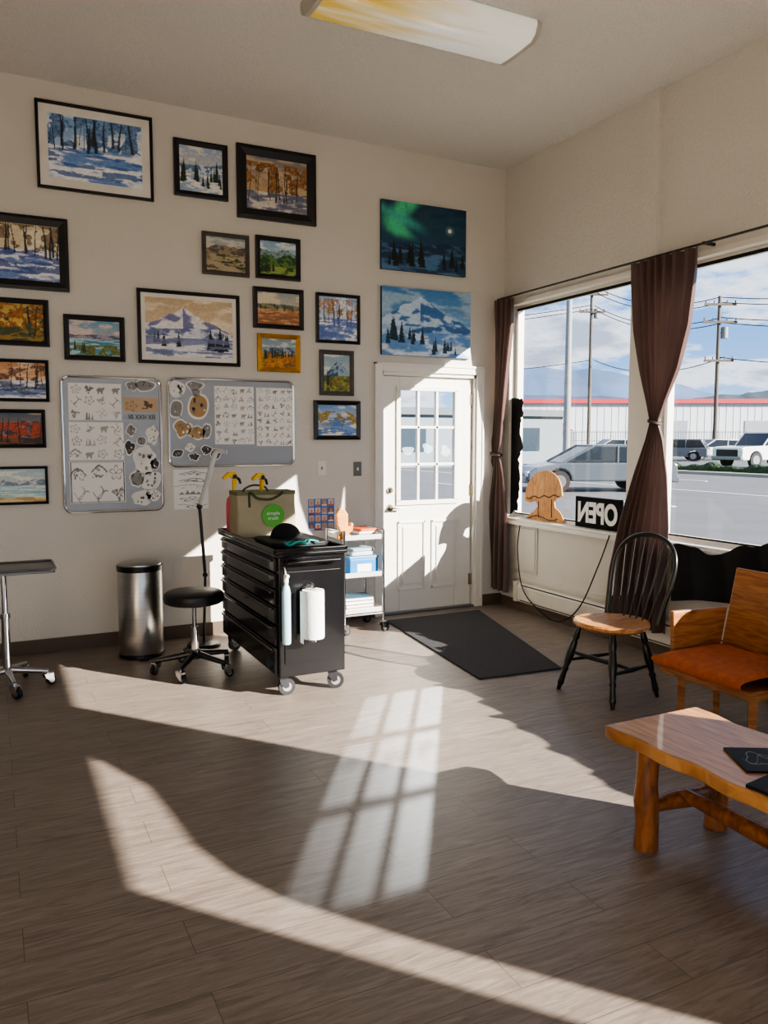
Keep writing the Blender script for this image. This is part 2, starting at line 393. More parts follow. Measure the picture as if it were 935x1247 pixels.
b=MB(); b.box(-.045,0,-1.84,-1.71,ZW+.045,TOP); shell('trim_6',b,M_wall2,label='slim cream pilaster above the window post')
pa=onR(620,640); pb=onR(655,700)
b=MB(); b.box(-0.018,-0.006,pb.y,pa.y,pb.z,pa.z+0.02); b.box(-0.026,-0.018,pb.y+.02,pa.y-.02,pb.z+.02,pa.z)
build('access_panel',b,M_lower,smooth=False,bevel=0.003,label='cream square wall access panel below the window',cat='access panel')
e=thing('baseboard_heater','long cream metal baseboard heater along the window wall','heater',(0,-3.1,0.09))
M_he=mat('heater_enamel','DDD7CA',0.4)
b=MB(); b.prism([(0,0),(-0.055,0.0),(-0.065,0.02),(-0.065,0.13),(-0.045,0.165),(0,0.17)],'y',-2.75,2.75)
build('heater_cover',b,M_he,parent=e,smooth=False,bevel=0.002)
b=MB(); b.box(-0.068,-0.064,-2.7,2.7,0.015,0.022); b.box(-0.062,-0.045,-2.7,2.7,0.145,0.152)
build('slot_shade_strip',b,mat('slot_shadow','3A3732',.7),parent=e,smooth=False)  # dark strips stand in for the shade inside the heater's slots
for (a,c) in ((2.75,2.8),(.9,.95)):
    b=MB(); b.box(-0.07,0,a,c,-0.002,0.174); build('end_cap',b,mat('heater_cap','CFC8BA',0.4),parent=e,smooth=False,bevel=0.002)

# ================================================================ DOOR
M_door=mat('door_paint','E4E0D6',0.4,var=0.02)
e=thing('door_1','white half-glass door with nine panes and two raised panels',None,((DX0+DX1)/2,0.03,0.0),kind='structure')
w=(DX1-DX0-0.02)/2; T=0.045
gx0,gx1,gz0,gz1=-0.285,0.265,0.97,1.92
b=MB(); z0=0.02;z1=2.03
b.box(-w,gx0,0,T,z0,z1); b.box(gx1,w,0,T,z0,z1); b.box(gx0,gx1,0,T,gz1,z1); b.box(gx0,gx1,0,T,z0,gz0)
for (a,c) in ((-0.30,-0.03),(0.03,0.30)):
    zA,zB=0.2,0.80
    for (x0,x1,zz0,zz1) in ((a,c,zA,zA+0.02),(a,c,zB-0.02,zB),(a,a+0.02,zA,zB),(c-0.02,c,zA,zB)):
        b.box(x0,x1,-0.012,0.001,zz0,zz1)
    b.box(a+0.05,c-0.05,-0.010,0.001,zA+0.05,zB-0.05)
build('door_slab',b,M_door,parent=e,smooth=False,bevel=0.004)
b=MB(); fr=0.03
for (x0,x1,zz0,zz1) in ((gx0-fr,gx1+fr,gz0-fr,gz0+.008),(gx0-fr,gx1+fr,gz1-.008,gz1+fr),(gx0-fr,gx0+.008,gz0,gz1),(gx1-.008,gx1+fr,gz0,gz1)):
    b.box(x0,x1,-0.016,0.002,zz0,zz1)
for i in (1,2):
    x=gx0+(gx1-gx0)*i/3; b.box(x-.011,x+.011,-0.008,0.03,gz0,gz1)
    z=gz0+(gz1-gz0)*i/3; b.box(gx0,gx1,-0.008,0.03,z-.011,z+.011)
build('muntin_grille',b,M_door,parent=e,smooth=False,bevel=0.002)
b=MB(); b.add([(gx0,0.018,gz0),(gx1,0.018,gz0),(gx1,0.018,gz1),(gx0,0.018,gz1)],[(0,1,2,3)]); build('door_glass',b,M_dglass,parent=e,smooth=False)
M_nickel=mat('satin_nickel','A89F8E',0.25,1.0)
b=MB(); b.cyl((-0.375,0,0.92),(-0.375,-0.012,0.92),0.032,0.028); b.cyl((-0.375,-0.01,0.92),(-0.375,-0.05,0.92),0.011); b.tube([(-0.375,-0.05,0.92),(-0.33,-0.055,0.922),(-0.27,-0.05,0.915)],[0.011,0.009,0.008])
build('door_lever',b,M_nickel,parent=e)
b=MB(); b.cyl((-0.375,0,1.07),(-0.375,-0.014,1.07),0.03,0.026); b.box(-0.379,-0.371,-0.03,-0.012,1.052,1.088); build('deadbolt',b,M_nickel,parent=e)
for z in (0.25,1.05,1.85):
    b=MB(); b.cyl((w+0.004,-0.006,z-.05),(w+0.004,-0.006,z+.05),0.008); b.box(w-.02,w+.002,-0.003,0,z-.05,z+.05); build('hinge',b,M_nickel,parent=e)
for i,(cx,cz) in enumerate(((-0.19,1.40),(0.0,1.42),(0.18,1.40))):
    b=MB(); pts=[(cx+0.05*math.cos(a)*(1+0.3*math.sin(3*a+i)),cz+0.045*math.sin(a)*(1+0.25*math.cos(2*a+i))) for a in [k*2*math.pi/18 for k in range(18)]]
    b.add([(p[0],0.015,p[1]) for p in pts],[tuple(range(18))])
    build('window_decal',b,mat('frosted_decal','CFE2EA',0.7,clear=.6),parent=e,label='small pale vinyl decal',smooth=False)
b=MB(); b.box(-w-.02,w+.02,-0.04,0.12,0.0,0.02); build('threshold',b,M_alu,parent=e,smooth=False,bevel=0.004)
b=MB()
c0=DX0-0.03; c1=DX1+0.03
for (x0,x1,zz0,zz1,d) in ((c0-.055,c0+.012,0,DZ+.075,-.018),(c1-.012,c1+.055,0,DZ+.075,-.018),(c0+.012,c1-.012,DZ+.012,DZ+.075,-.018),
                        (c0-.06,c0-.04,0,DZ+.085,-.026),(c1+.04,c1+.06,0,DZ+.085,-.026),(c0-.06,c1+.06,DZ+.065,DZ+.085,-.026)):
    b.box(x0,x1,d,0,zz0,zz1)
b.box(c0,DX0,0,0.14,0,DZ+.02); b.box(DX1,c1,0,0.14,0,DZ+.02); b.box(c0,c1,0,0.14,DZ-.018,DZ+.03)
b.box(DX0,DX0+.02,0.076,0.12,0,DZ); b.box(DX1-.02,DX1,0.076,0.12,0,DZ); b.box(DX0,DX1,.076,.12,DZ-.05,DZ)
build('trim_3',b,M_door,smooth=False,bevel=0.003,kind='structure',label='white door casing and jamb')

# ================================================================ PAINTINGS
S={}
S['forest_snow']=[('sky','6FA0CF','C9DCEB','EEF1F3'),('foliage',0.5,1,0.45,'3B5C86','7C9CC4'),('ground',0.52,'6E95CC','F0F2F5',4,9),('streak',0.05,0.5,0.55,'3E67A8'),('trunks',6,0.5,1.0,0.022,'20242E',0.05,0.5),('trunks',4,0.5,1.0,0.02,'2A2C38',0.55,0.98),('trunks',10,0.5,0.9,0.008,'2A2C38',0.0,1.0)]
S['winter_pines']=[('sky','9DB4CB','E8DCCB','F1E9DC'),('ridge',0.62,0.08,3,'5F7C9B','D4DCE6'),('ground',0.45,'9FB2CC','EFEDEA',5,12),('pines',9,0.22,0.25,0.55,0.17,'20301F',0.05,0.95),('pines',5,0.12,0.2,0.45,0.16,'2C3B1F',0.5,0.98)]
S['golden_winter']=[('sky','7D7F86','D2A96E','C9B48F'),('foliage',0.35,0.9,0.42,'6A4524','B5824A'),('ground',0.36,'7A7F93','D8CFC4',5,10),('trunks',14,0.2,0.85,0.011,'3A2A1C',0.03,0.97),('streak',0.0,0.35,0.55,'5A5E76')]
S['blue_shadow']=[('sky','D6C9A6','E8D8B5','F1E6CC'),('foliage',0.5,1,0.5,'6C5C4A','A58E6E'),('ground',0.55,'6E8AC0','E7E9F0',4,12),('streak',0.0,0.55,0.5,'3C5596'),('trunks',12,0.45,1.0,0.02,'1E2128',0.02,0.98)]
S['brown_valley']=[('sky','8A9AA0','C9C3AE','D9D4C4'),('ridge',0.72,0.1,3,'5B5348','97876E'),('ground',0.5,'3D4A2A','8B7748',6,10),('streak',0,0.5,0.5,'B8A88C'),('foliage',0.1,0.5,0.6,'2C3A20','5C6830')]
S['green_mountain']=[('sky','7FA7C6','D9E2E0','F0EFE8'),('ridge',0.75,0.15,3,'3D5A63','88A19B'),('ridge',0.55,0.12,4,'254A2A','5B8038'),('ground',0.25,'2C4B1E','8FA04A',6,10),('pines',6,0.1,0.2,0.4,0.15,'18301A',0.0,0.4)]
S['red_meadow']=[('sky','9AA4A8','E0C796','E8D8B8'),('ridge',0.62,0.06,3,'54614F','8C8A6A'),('ground',0.5,'A8744A','CFA070',5,16),('pines',8,0.48,0.1,0.25,0.16,'2C3B22',0.0,1.0),('streak',0,0.4,0.5,'8C5A3E')]
S['big_mountain']=[('sky','C7B08E','E6CFA6','EFE2C8'),('peak',0.42,0.84,0.75,'7D7DA6','E9E6E6'),('ridge',0.48,0.09,3,'6B769C','DADDE6'),('ground',0.36,'8A94B4','E6E6EA',5,12),('pines',5,0.22,0.15,0.3,0.14,'20261F',0.05,0.4),('pines',9,0.15,0.2,0.45,0.15,'1E2420',0.6,0.98),('streak',0,0.33,0.55,'6C7499')]
S['gold_forest']=[('sky','7C93A4','C9D0CC','E8E4D8'),('ridge',0.72,0.1,3,'4C5F74','9DAAB2'),('ground',0.5,'7C5A1E','C9912E',7,12),('pines',14,0.3,0.2,0.45,0.14,'22341C',0.0,1.0),('foliage',0.0,0.4,0.5,'8C3A1A','D08A2A')]
S['snow_trees']=[('sky','9DB9DC','D8E2EE','F2F4F6'),('foliage',0.4,0.95,0.5,'8A6B55','D8B08C'),('ground',0.5,'7C93C4','EDEEF2',5,10),('trunks',9,0.35,0.95,0.017,'2B2F3C',0.03,0.97),('streak',0,0.5,0.52,'5570B0')]
S['orange_tree']=[('sky','B9A052','E8B84E','F0D080'),('foliage',0.3,1,0.46,'4A3A18','C97C24'),('ground',0.35,'3F4A22','9C7A2C',6,12),('trunks',5,0.1,0.95,0.03,'2B1E12',0.1,0.9),('foliage',0.1,0.9,0.6,'22301C','5C6A2A')]
S['lake_pink']=[('sky','5FA0B8','D9B7B0','E6CFC4'),('ridge',0.58,0.05,4,'5C5E7C','A596A4'),('ground',0.48,'4E92A8','B6D0CE',4,24),('foliage',0.0,0.3,0.45,'3F5A2C','8A8A3C'),('pines',4,0.1,0.2,0.35,0.13,'28402C',0.05,0.3)]
S['green_peak']=[('sky','8AA8B8','D0D8C8','E8E8DC'),('peak',0.55,0.86,0.8,'3B5078','9AAEC0'),('ground',0.42,'3E5A28','9AA046',6,10),('foliage',0.05,0.4,0.5,'2C4420','B08A2E'),('pines',4,0.15,0.3,0.45,0.12,'1E301E',0.0,0.35)]
S['snow_river']=[('sky','C98F62','E8C08C','F0D8B4'),('foliage',0.45,0.95,0.52,'5A3A2C','A8765A'),('ground',0.5,'7C8CB4','E8E6EA',4,8),('streak',0.1,0.45,0.5,'3A4A6C'),('trunks',7,0.3,1.0,0.016,'2A1E1C',0.4,0.98)]
S['snow_sun']=[('sky','6C9AC8','D6DDE0','F0EDE2'),('ridge',0.65,0.08,3,'5C7CA4','B8C8DC'),('ground',0.5,'7C9CCC','F2EEDC',5,9),('foliage',0.35,0.8,0.57,'6C5C2C','C9A84E'),('streak',0,0.5,0.52,'4E78B4')]
S['autumn_red']=[('sky','4C5E70','B08A6C','D8B890'),('ridge',0.72,0.12,3,'3A3A44','8C7A70'),('foliage',0.1,0.7,0.4,'6E2014','D0582A'),('ground',0.2,'2A2622','7C4A24',6,10),('trunks',6,0.1,0.85,0.014,'1E1814',0.02,0.98)]
S['pale_lake']=[('sky','A8C4CC','E8E2CC','F2EEE0'),('ridge',0.62,0.1,3,'7C8C9C','CBD2D4'),('ground',0.5,'8CBFC8','D8E2DA',3,26),('ground',0.14,'B89860','E0C890',4,10)]
S['aurora']=[('sky','12304E','22506A','1E4A60'),('aurora',),('moon',0.8,0.66,0.03,'7CA4B0'),('ridge',0.42,0.07,4,'1A3450','406484'),('ground',0.3,'1E3C5A','5078A0',4,10),('pines',16,0.1,0.16,0.36,0.14,'0A1814',0.02,0.98)]
S['blue_peak']=[('sky','4580B8','7CA8CC','A8C4D8'),('peak',0.42,0.9,0.85,'3A6EA8','BFD4E6'),('ridge',0.45,0.06,4,'35639A','9CBCD8'),('ground',0.36,'6290C4','CFDDEA',5,9),('pines',10,0.2,0.14,0.34,0.14,'14303C',0.05,0.45),('pines',8,0.08,0.12,0.28,0.14,'183644',0.5,0.98)]
M_frameB=mat('black_frame','131214',0.35,var=0.2); M_frameD=mat('weathered_frame','4A4540',0.5,var=0.25,vscale=30); M_frameG=mat('gold_frame','B8862B',0.35,0.6,var=0.2,vscale=20)
M_mat=mat('picture_mat','E4E0D6',0.8)
def quadB(tl,tr,br,bl,y=0):
    P=[onB(*q,y) for q in (tl,tr,br,bl)]
    x0=(P[0].x+P[3].x)/2; x1=(P[1].x+P[2].x)/2; z1=(P[0].z+P[1].z)/2; z0=(P[2].z+P[3].z)/2
    return (x0+x1)/2,z0,x1-x0,z1-z0
def painting(q,spec,fm,ft,mt,label,frame=True,depth=0.03):
    x,z,w,h=quadB(*q)
    e=thing('framed_painting' if frame else 'canvas_painting',label,'painting',(x,-0.001,z),group='landscape paintings on the gallery wall')
    iw,ih=w,h; sd=sum(ord(c) for c in spec)
    if frame:
        b=MB(); b.ring(w,h,ft,depth); build('frame',b,fm,parent=e,smooth=False)
        iw=w-2*ft; ih=h-2*ft
        b=MB(); b.box(-iw/2-.002,iw/2+.002,-depth*0.4,-0.002,ft-.002,h-ft+.002); build('mat_board' if mt>0 else 'backing_board',b,M_mat if mt>0 else fm,parent=e,smooth=False)
        o=ft+mt; cw=w-2*o; ch=h-2*o; n=int(max(90,min(200,cw*260)))
        colmesh('picture',cw,ch,n,int(n*ch/cw),lambda u,v:paint(u,v*1.0,S[spec],sd),M_paint,e,y=-depth*0.4-0.002,z0=o)
    else:
        b=MB(); b.box(-w/2,w/2,-0.028,0,0,h); build('stretcher_canvas',b,mat('canvas_edge','1D3850',0.7),parent=e,smooth=False)
        n=170; colmesh('picture',w,h,n,int(n*h/w),lambda u,v:paint(u,v,S[spec],sd),M_paint,e,y=-0.0295,z0=0)
PL=[
(((40,121),(184,144),(187,245),(47,230)),'forest_snow',M_frameB,.02,.055,'black framed painting of blue snowy forest with wide white mat'),
(((210,169),(276,178),(277,246),(212,238)),'winter_pines',M_frameB,.04,0,'black framed painting of pines on a snowy shore'),
(((287,175),(384,190),(383,276),(288,265)),'golden_winter',M_frameB,.075,0,'wide black framed painting of golden winter brush'),
(((-22,257),(82,268),(84,355),(-22,350)),'blue_shadow',M_frameB,.06,0,'black framed painting of trunks casting blue snow shadows'),
(((245,282),(302,288),(303,338),(246,334)),'brown_valley',M_frameD,.03,0,'weathered grey framed painting of a brown valley'),
(((310,287),(364,292),(365,343),(311,339)),'green_mountain',M_frameB,.035,0,'black framed painting of green mountains'),
(((307,349),(368,354),(369,403),(308,399)),'red_meadow',M_frameB,.035,0,'dark framed painting of an orange autumn meadow'),
(((166,352),(290,360),(292,447),(168,442)),'big_mountain',M_frameB,.025,.03,'large black framed painting of snowy peak at sunset'),
(((312,406),(364,409),(365,455),(314,452)),'gold_forest',M_frameG,.035,0,'gold framed painting of an autumn conifer forest'),
(((384,357),(437,360),(437,420),(384,417)),'snow_trees',M_frameB,.025,0,'black framed painting of snow-laden trees'),
(((-22,361),(59,366),(60,423),(-22,419)),'orange_tree',M_frameB,.035,0,'black framed painting of a tree against orange sky'),
(((77,383),(151,387),(152,441),(78,438)),'lake_pink',M_frameB,.035,0,'black framed painting of a lake under pink sky'),
(((388,426),(429,428),(430,483),(389,481)),'green_peak',M_frameD,.035,0,'grey framed painting of a peak over green valley'),
(((-22,436),(59,439),(60,490),(-22,488)),'snow_river',M_frameB,.022,0,'black framed painting of a snowy river at dusk'),
(((381,487),(437,489),(438,536),(382,535)),'snow_sun',M_frameB,.035,0,'black framed painting of sunlit snow and brush'),
(((-22,498),(55,499),(56,545),(-22,546)),'autumn_red',M_frameB,.025,0,'black framed painting of red autumn trees'),
(((-22,569),(58,567),(59,612),(-22,617)),'pale_lake',M_frameB,.018,0,'thin black framed painting of a pale lake shore'),
]
for q,sp,fm,ft,mt,lb in PL: painting(q,sp,fm,ft,mt,lb)
painting(((462,244),(565,257),(565,335),(463,331)),'aurora',None,0,0,'unframed canvas of green aurora and moon over mountains',frame=False)
painting(((463,348),(571,359),(570,436),(463,433)),'blue_peak',None,0,0,'unframed canvas of a blue snowy mountain peak',frame=False)

# ================================================================ BOARDS, SHEETS, STICKERS
M_board=mat('galvanised_board','9A9DA0',0.38,0.35,var=0.06,vscale=3)
def board(q,label):
    x,z,w,h=quadB(*q)
    e=thing('magnetic_board',label,'notice board',(x,-0.001,z))
    b=MB(); b.prism(rrect(w-.01,h-.01,.05,6,0,h/2),'y',-0.012,0); build('board_panel',b,M_board,parent=e)
    pts=[(p[0],-0.012,p[1]) for p in rrect(w-.016,h-.016,.05,6,0,h/2)]
    b=MB(); b.tube(pts,0.010,8,closed=True); build('board_rim',b,M_chrome,parent=e)
board(((73,457),(195,460),(200,621),(77,626)),'silver magnetic board with rounded corners covered in drawings')
board(((203,460),(357,463),(358,567),(205,569)),'silver magnetic board with rounded corners and stickers')
def doodle(cols,rows,seed,bg='EFEDE8',dens=1.0,fr=False):
    def fn(u,v):
        rnd=random.Random(seed); col=np.ones(u.shape+(3,))*np.array(H(bg)); ink=np.zeros(u.shape)
        for r in range(rows):
            for c in range(cols):
                cx=(c+0.5+rnd.uniform(-.12,.12))/cols; cy=(r+0.5+rnd.uniform(-.12,.12))/rows
                x=(u-cx)*cols*1.25; y=(v-cy)*rows*1.25; k=rnd.randrange(6); d=np.hypot(x,y); a=np.arctan2(y,x); s=rnd.randrange(999)
                ins=(d<0.55)
                if k==0:
                    m=np.zeros(u.shape,bool)
                    for i in range(5):
                        tx=rnd.uniform(-.4,.4); hh=rnd.uniform(.4,.9); t=(y+.45)/hh
                        m|=(np.abs(x-tx)<0.13*(1-t)*(0.5+0.5*((t*5)%1)))&(t>0)&(t<1)
                    m|=(np.abs(y+.45)<0.03)&(np.abs(x)<.5)
                elif k==1:
                    rr=0.35-np.abs(x)*0.9+0.25*(fbm(x*4+9,x*0,s)-.5); m=(np.abs(y-rr)<0.06)&(np.abs(x)<.55); m|=(y<rr)&(y>-.45)&(np.abs(x)<.5)&(fbm(x*9,y*9,s)>0.58)
                elif k==2:
                    rr=0.33+0.12*np.sin(3*a+s)+0.06*np.sin(7*a); m=(d<rr)&(fbm(x*7,y*7,s)>0.40)
                elif k==3:
                    rr=0.3*np.abs(np.cos(2.5*a+s))+0.14; m=(np.abs(d-rr)<0.045)|(d<0.08)
                elif k==4:
                    m=(np.hypot(x/1.5,y-0.02)<0.22)|(np.hypot(x-.34,y-.16)<0.12)|((np.abs(np.abs(x)-.2)<.05)&(y<0)&(y>-.4))|((np.abs(np.abs(x)-.12)<.03)&(y<0)&(y>-.36))
                else:
                    m=((np.abs(y-0.25*np.sin(x*6+s))<0.04)&ins)|((np.abs(x-0.2*np.sin(y*6))<0.04)&ins)
                ink=np.maximum(ink,m.astype(float)*rnd.uniform(.45,.8))
        if fr: ink=np.maximum(ink,((np.abs(u-.5)>.47)|(np.abs(v-.5)>.475)).astype(float)*((np.abs(u-.5)<.485)&(np.abs(v-.5)<.487)))
        return mixc(col,ink,H('24221F'))
    return fn
def sheet(tl,br,cols,rows,seed,label,bg='EFEDE8',y=-0.0155,n=110,name='drawing_sheet',group='drawing sheets on the magnetic boards',fr=False):
    a=onB(*tl); c=onB(*br); w=c.x-a.x; h=a.z-c.z
    o=colmesh(name,w,h,n,int(n*h/w),doodle(cols,rows,seed,bg,fr=fr),M_ink,None,y=0,z0=0)
    o.location=((a.x+c.x)/2,y,c.z); o['label']=label; o['category']='drawing'; o['group']=group
    return o
sheet((82,466),(148,512),4,3,3,'white sheet of small ink landscape drawings')
sheet((83,514),(151,560),4,3,8,'white sheet of ink trees and crossed shapes')
sheet((84,562),(153,611),3,2,15,'white sheet with framed ink mountain drawing',fr=True)
sheet((150,484),(191,502),2,1,4,'tan strip with two dark animal silhouettes','C5A988')
sheet((260,470),(309,541),5,7,21,'white sheet crowded with small ink symbols')
sheet((311,472),(356,543),5,8,33,'white sheet of little ink tattoo motifs')
sheet((211,572),(254,619),1,6,5,'plain white notice paper taped below the board',name='notice_paper',group='papers on the wall',y=-0.001)
a=onB(172,508); text_obj('roman_numeral_card','VII XXIV XIII',0.05,mat('ink','1C1B1A',0.6),loc=(a.x,-0.0165,a.z),fit=(0.19,0.035))
o=bpy.data.objects['roman_numeral_card']; o['label']='row of black roman numerals on the board'; o['category']='lettering'
M_stk=[mat('sticker_white','E6E3DC',0.6),mat('sticker_dark','3E3C3A',0.6),mat('sticker_grey','8C8A86',0.6),mat('sticker_tan','B08C5A',0.6),mat('sticker_yellow','C9B44A',0.6)]
def sticker(px,py,w,h,seed,inner,label):
    r=random.Random(seed); p=onB(px,py); b=MB(); W=w*0.0062/2; Hh=h*0.0062/2; k1=r.uniform(.05,.22); k2=r.randrange(2,6)
    for sc,yy,mi in ((1,-0.0008,0),(0.82,-0.0016,inner)):
        pts=[(W*sc*math.cos(a)*(1+k1*math.sin(k2*a)),Hh*sc*math.sin(a)*(1+k1*math.cos(k2*a))) for a in [i*2*math.pi/28 for i in range(28)]]
        b.prism(pts,'y',yy,0,mi)
    for i in range(12):
        cx=r.uniform(-.6,.6)*W; cz=r.uniform(-.65,.65)*Hh; rr=min(W,Hh)*r.uniform(.06,.15)
        b.prism([(cx+rr*math.cos(a),cz+rr*1.3*math.sin(a)) for a in [j*2*math.pi/9 for j in range(9)]],'y',-0.0022,0,r.choice([1,2,0,2,2]))
    build('sticker',b,M_stk,smooth=False,loc=(p.x,-0.0135,p.z),label=label,cat='sticker',group='stickers on the magnetic boards')
st=[(176,470,26,14,2),(160,470,14,12,2),(159,524,12,14,2),(158,545,13,18,1),(172,537,12,12,2),(185,530,14,22,0),(176,560,26,34,0),(184,585,22,26,0),(166,583,16,20,2),(186,603,18,14,0),(173,606,24,18,0),(188,565,12,14,1),
    (215,474,20,20,0),(214,498,16,26,2),(237,470,22,12,2),(241,495,26,34,3),(222,522,22,22,3),(240,527,24,16,3),(231,545,12,10,0),(251,525,12,22,2),(216,552,14,12,1),(236,556,14,10,1),(251,548,14,12,1),(262,553,14,14,1),(238,478,12,10,2),
    (280,478,14,10,1),(348,540,6,6,1)]
for i,(x,y,w,h,inn) in enumerate(st):
    sticker(x,y,w,h,i*7+3,inn,{0:'white die-cut sticker with ink line art',1:'dark ink sticker with white edge',2:'grey shaded die-cut sticker',3:'tan kraft sticker with dark drawing'}[inn])
a=onB(375,608); c=onB(407,645)
def poster(u,v):
    col=np.ones(u.shape+(3,))*np.array(H('3F6FB0')); 
    cells=(np.floor(u*4)*7+np.floor(v*4)*13); f=vn(cells,cells*0+3,5)
    ins=((np.abs((u*4)%1-.5)<.4)&(np.abs((v*4)%1-.5)<.42)); c2=two(f,'D8CFC4','5A3A34')
    col=np.where(ins[...,None],c2,col)
    face=np.hypot((u*4)%1-.5,((v*4)%1-.52)*1.0)<.2; col=np.where(face[...,None],np.array(H('C98F6C')),col)
    low=ins&(((v*4)%1)<.3); col=np.where(low[...,None],two(f,'B02A2A','E6E6E6'),col)
    return col
o=colmesh('photo_poster',c.x-a.x,a.z-c.z,80,90,poster,M_ink,None,y=0); o.location=((a.x+c.x)/2,-0.001,c.z); o['label']='small blue bordered poster of portrait photos on the wall'; o['category']='poster'
def plate(px,py,m,lab,nm):
    p=onB(px,py); e=thing(nm,lab,'light switch',(p.x,0,p.z-0.058))
    b=MB(); b.box(-.036,.036,-.006,0,0,.116); build('wall_plate',b,m,parent=e,smooth=False,bevel=.003)
    b=MB(); b.box(-.007,.007,-.014,-.005,.045,.07); build('toggle',b,M_white if m is not M_white else M_alu,parent=e,smooth=False,bevel=.002)
plate(391.5,570,M_white,'white light switch plate on the wall','light_switch'); plate(435,571,mat('brushed_plate','6E6A62',.35,.8),'steel switch plate beside the door','light_switch')

# ================================================================ CEILING LIGHT
zz=zc(-1.9,-1.97)
e=thing('ceiling_light','long fluorescent wraparound fixture with acrylic diffuser coloured as half yellow-lit','ceiling light',(-1.915,-1.97,zz-0.13))
L2=0.625
b=MB(); b.box(-L2,L2,-.17,.17,.085,.13); build('fixture_housing',b,M_white,parent=e,smooth=False,bevel=.004)
prof=[(-.205,.10),(-.21,.075),(-.19,.03),(-.15,.005),(-.05,-.0),(.05,-.0),(.15,.005),(.19,.03),(.21,.075),(.205,.10)]
b=MB(); b.prism(prof,'x',-L2+.012,L2-.012)
def diffm():
    m=bpy.data.materials.new('acrylic_diffuser'); m.use_nodes=True; N=m.node_tree.nodes; Lk=m.node_tree.links; bs=N['Principled BSDF']
    tc=N.new('ShaderNodeTexCoord'); w=N.new('ShaderNodeTexNoise'); w.inputs['Scale'].default_value=2.5
    mp=N.new('ShaderNodeMapping'); mp.inputs['Scale'].default_value=(0.5,5,1); Lk.new(tc.outputs['Object'],mp.inputs['Vector']); Lk.new(mp.outputs[0],w.inputs['Vector'])
    sx=N.new('ShaderNodeSeparateXYZ'); Lk.new(tc.outputs['Object'],sx.inputs[0])
    ma=N.new('ShaderNodeMath'); ma.operation='MULTIPLY_ADD'; ma.inputs[1].default_value=0.45; Lk.new(sx.outputs['X'],ma.inputs[0]); Lk.new(w.outputs['Fac'],ma.inputs[2])
    r=N.new('ShaderNodeValToRGB'); r.color_ramp.elements[0].color=H('D0B04E')+(1,); r.color_ramp.elements[1].color=H('E6E4DA')+(1,); r.color_ramp.elements[0].position=.22; r.color_ramp.elements[1].position=.6
    Lk.new(ma.outputs[0],r.inputs['Fac']); Lk.new(r.outputs['Color'],bs.inputs['Base Color']); Lk.new(r.outputs['Color'],bs.inputs['Emission Color']); bs.inputs['Emission Strength'].default_value=0.22  # yellow-lit end and faint glow of an unlit fixture put into colour and emission
    bs.inputs['Roughness'].default_value=0.2
    return m
build('diffuser',b,diffm(),parent=e)
for s in (-1,1):
    b=MB(); b.prism([(p[0]*1.02,p[1]-.002) for p in prof],'x',s*L2-.014,s*L2+.014); build('end_cap',b,mat('fixture_endcap','BFB9AB',0.5),parent=e,smooth=False)

# ================================================================ CURTAINS
M_cur=mat('brown_satin_curtain','65504A',0.42,var=0.14,vscale=3,trans=0.30)
def curtain(name,label,xp,prof,pleats,tie,seed):
    Z=[p[0] for p in prof][::-1]; YL=[p[1] for p in prof][::-1]; YR_=[p[2] for p in prof][::-1]
    zb=Z[0]; zt=Z[-1]; e=thing(name,label,'curtain',(xp,(YL[0]+YR_[0])/2,zb)); oy=(YL[0]+YR_[0])/2
    def fn(u,v):
        z=zb+(zt-zb)*v; yl=float(np.interp(z,Z,YL)); yr=float(np.interp(z,Z,YR_)); w=abs(yr-yl)
        y=yl+(yr-yl)*u; amp=min(0.045,0.012+0.10*w/pleats*2.2)
        ph=2*math.pi*pleats*u+0.5*math.sin(z*1.5+seed)+1.1*math.sin(u*7+seed)
        x=-amp*math.cos(ph)*(1-0.3*math.sin(z*3+u*5))
        return (x,y-oy,z-zb)
    b=MB(); b.grid(fn,pleats*14,80); build('curtain_fabric',b,M_cur,parent=e,recalc=False,ang=80)
    yl=float(np.interp(tie,Z,YL)); yr=float(np.interp(tie,Z,YR_)); c=(yl+yr)/2-oy; r=abs(yr-yl)/2+.008
    b=MB()
    pts=[(0.038*math.cos(a),c+r*math.sin(a),tie-zb+0.012*math.sin(a)) for a in [i*2*math.pi/20 for i in range(20)]]
    b.tube(pts,0.012,8,closed=True); build('tieback',b,mat('tieback_cord','33261F',0.6),parent=e)
    return e
xc=-0.095
def prof(rows): 
    out=[]
    for (py,pl,pr) in rows:
        a=onR(pl,py,xc); c=onR(pr,py,xc); out.append(((a.z+c.z)/2,a.y,c.y))
    return out
curtain('curtain','brown satin curtain tied back beside the door corner',xc,prof([(366,592,626),(400,593,625),(470,596,617),(530,598,611),(553,600,608),(575,596,613),(620,587,618),(680,583,619),(716,582,619)]),5,onR(604,553,xc).z,1)
curtain('curtain','wide brown satin curtain tied back between the windows',xc,prof([(311,771,850),(340,771,849),(400,774,841),(450,781,827),(490,789,810),(514,793,801),(535,788,807),(580,773,812),(640,755,814),(700,742,810),(762,736,808)]),7,onR(797,514,xc).z,4)
b=MB(); b.cyl((-0.095,-5.9,2.72),(-0.095,-0.04,2.72),0.008,n=10)
for y in (-0.1,-2.3,-4.0,-5.8): b.box(-0.10,-0.0,y-.008,y+.008,2.712,2.73)
build('curtain_rod',b,mat('rod_dark','3A3835',0.4,0.5),label='thin dark metal curtain rod above the windows',cat='curtain rod')

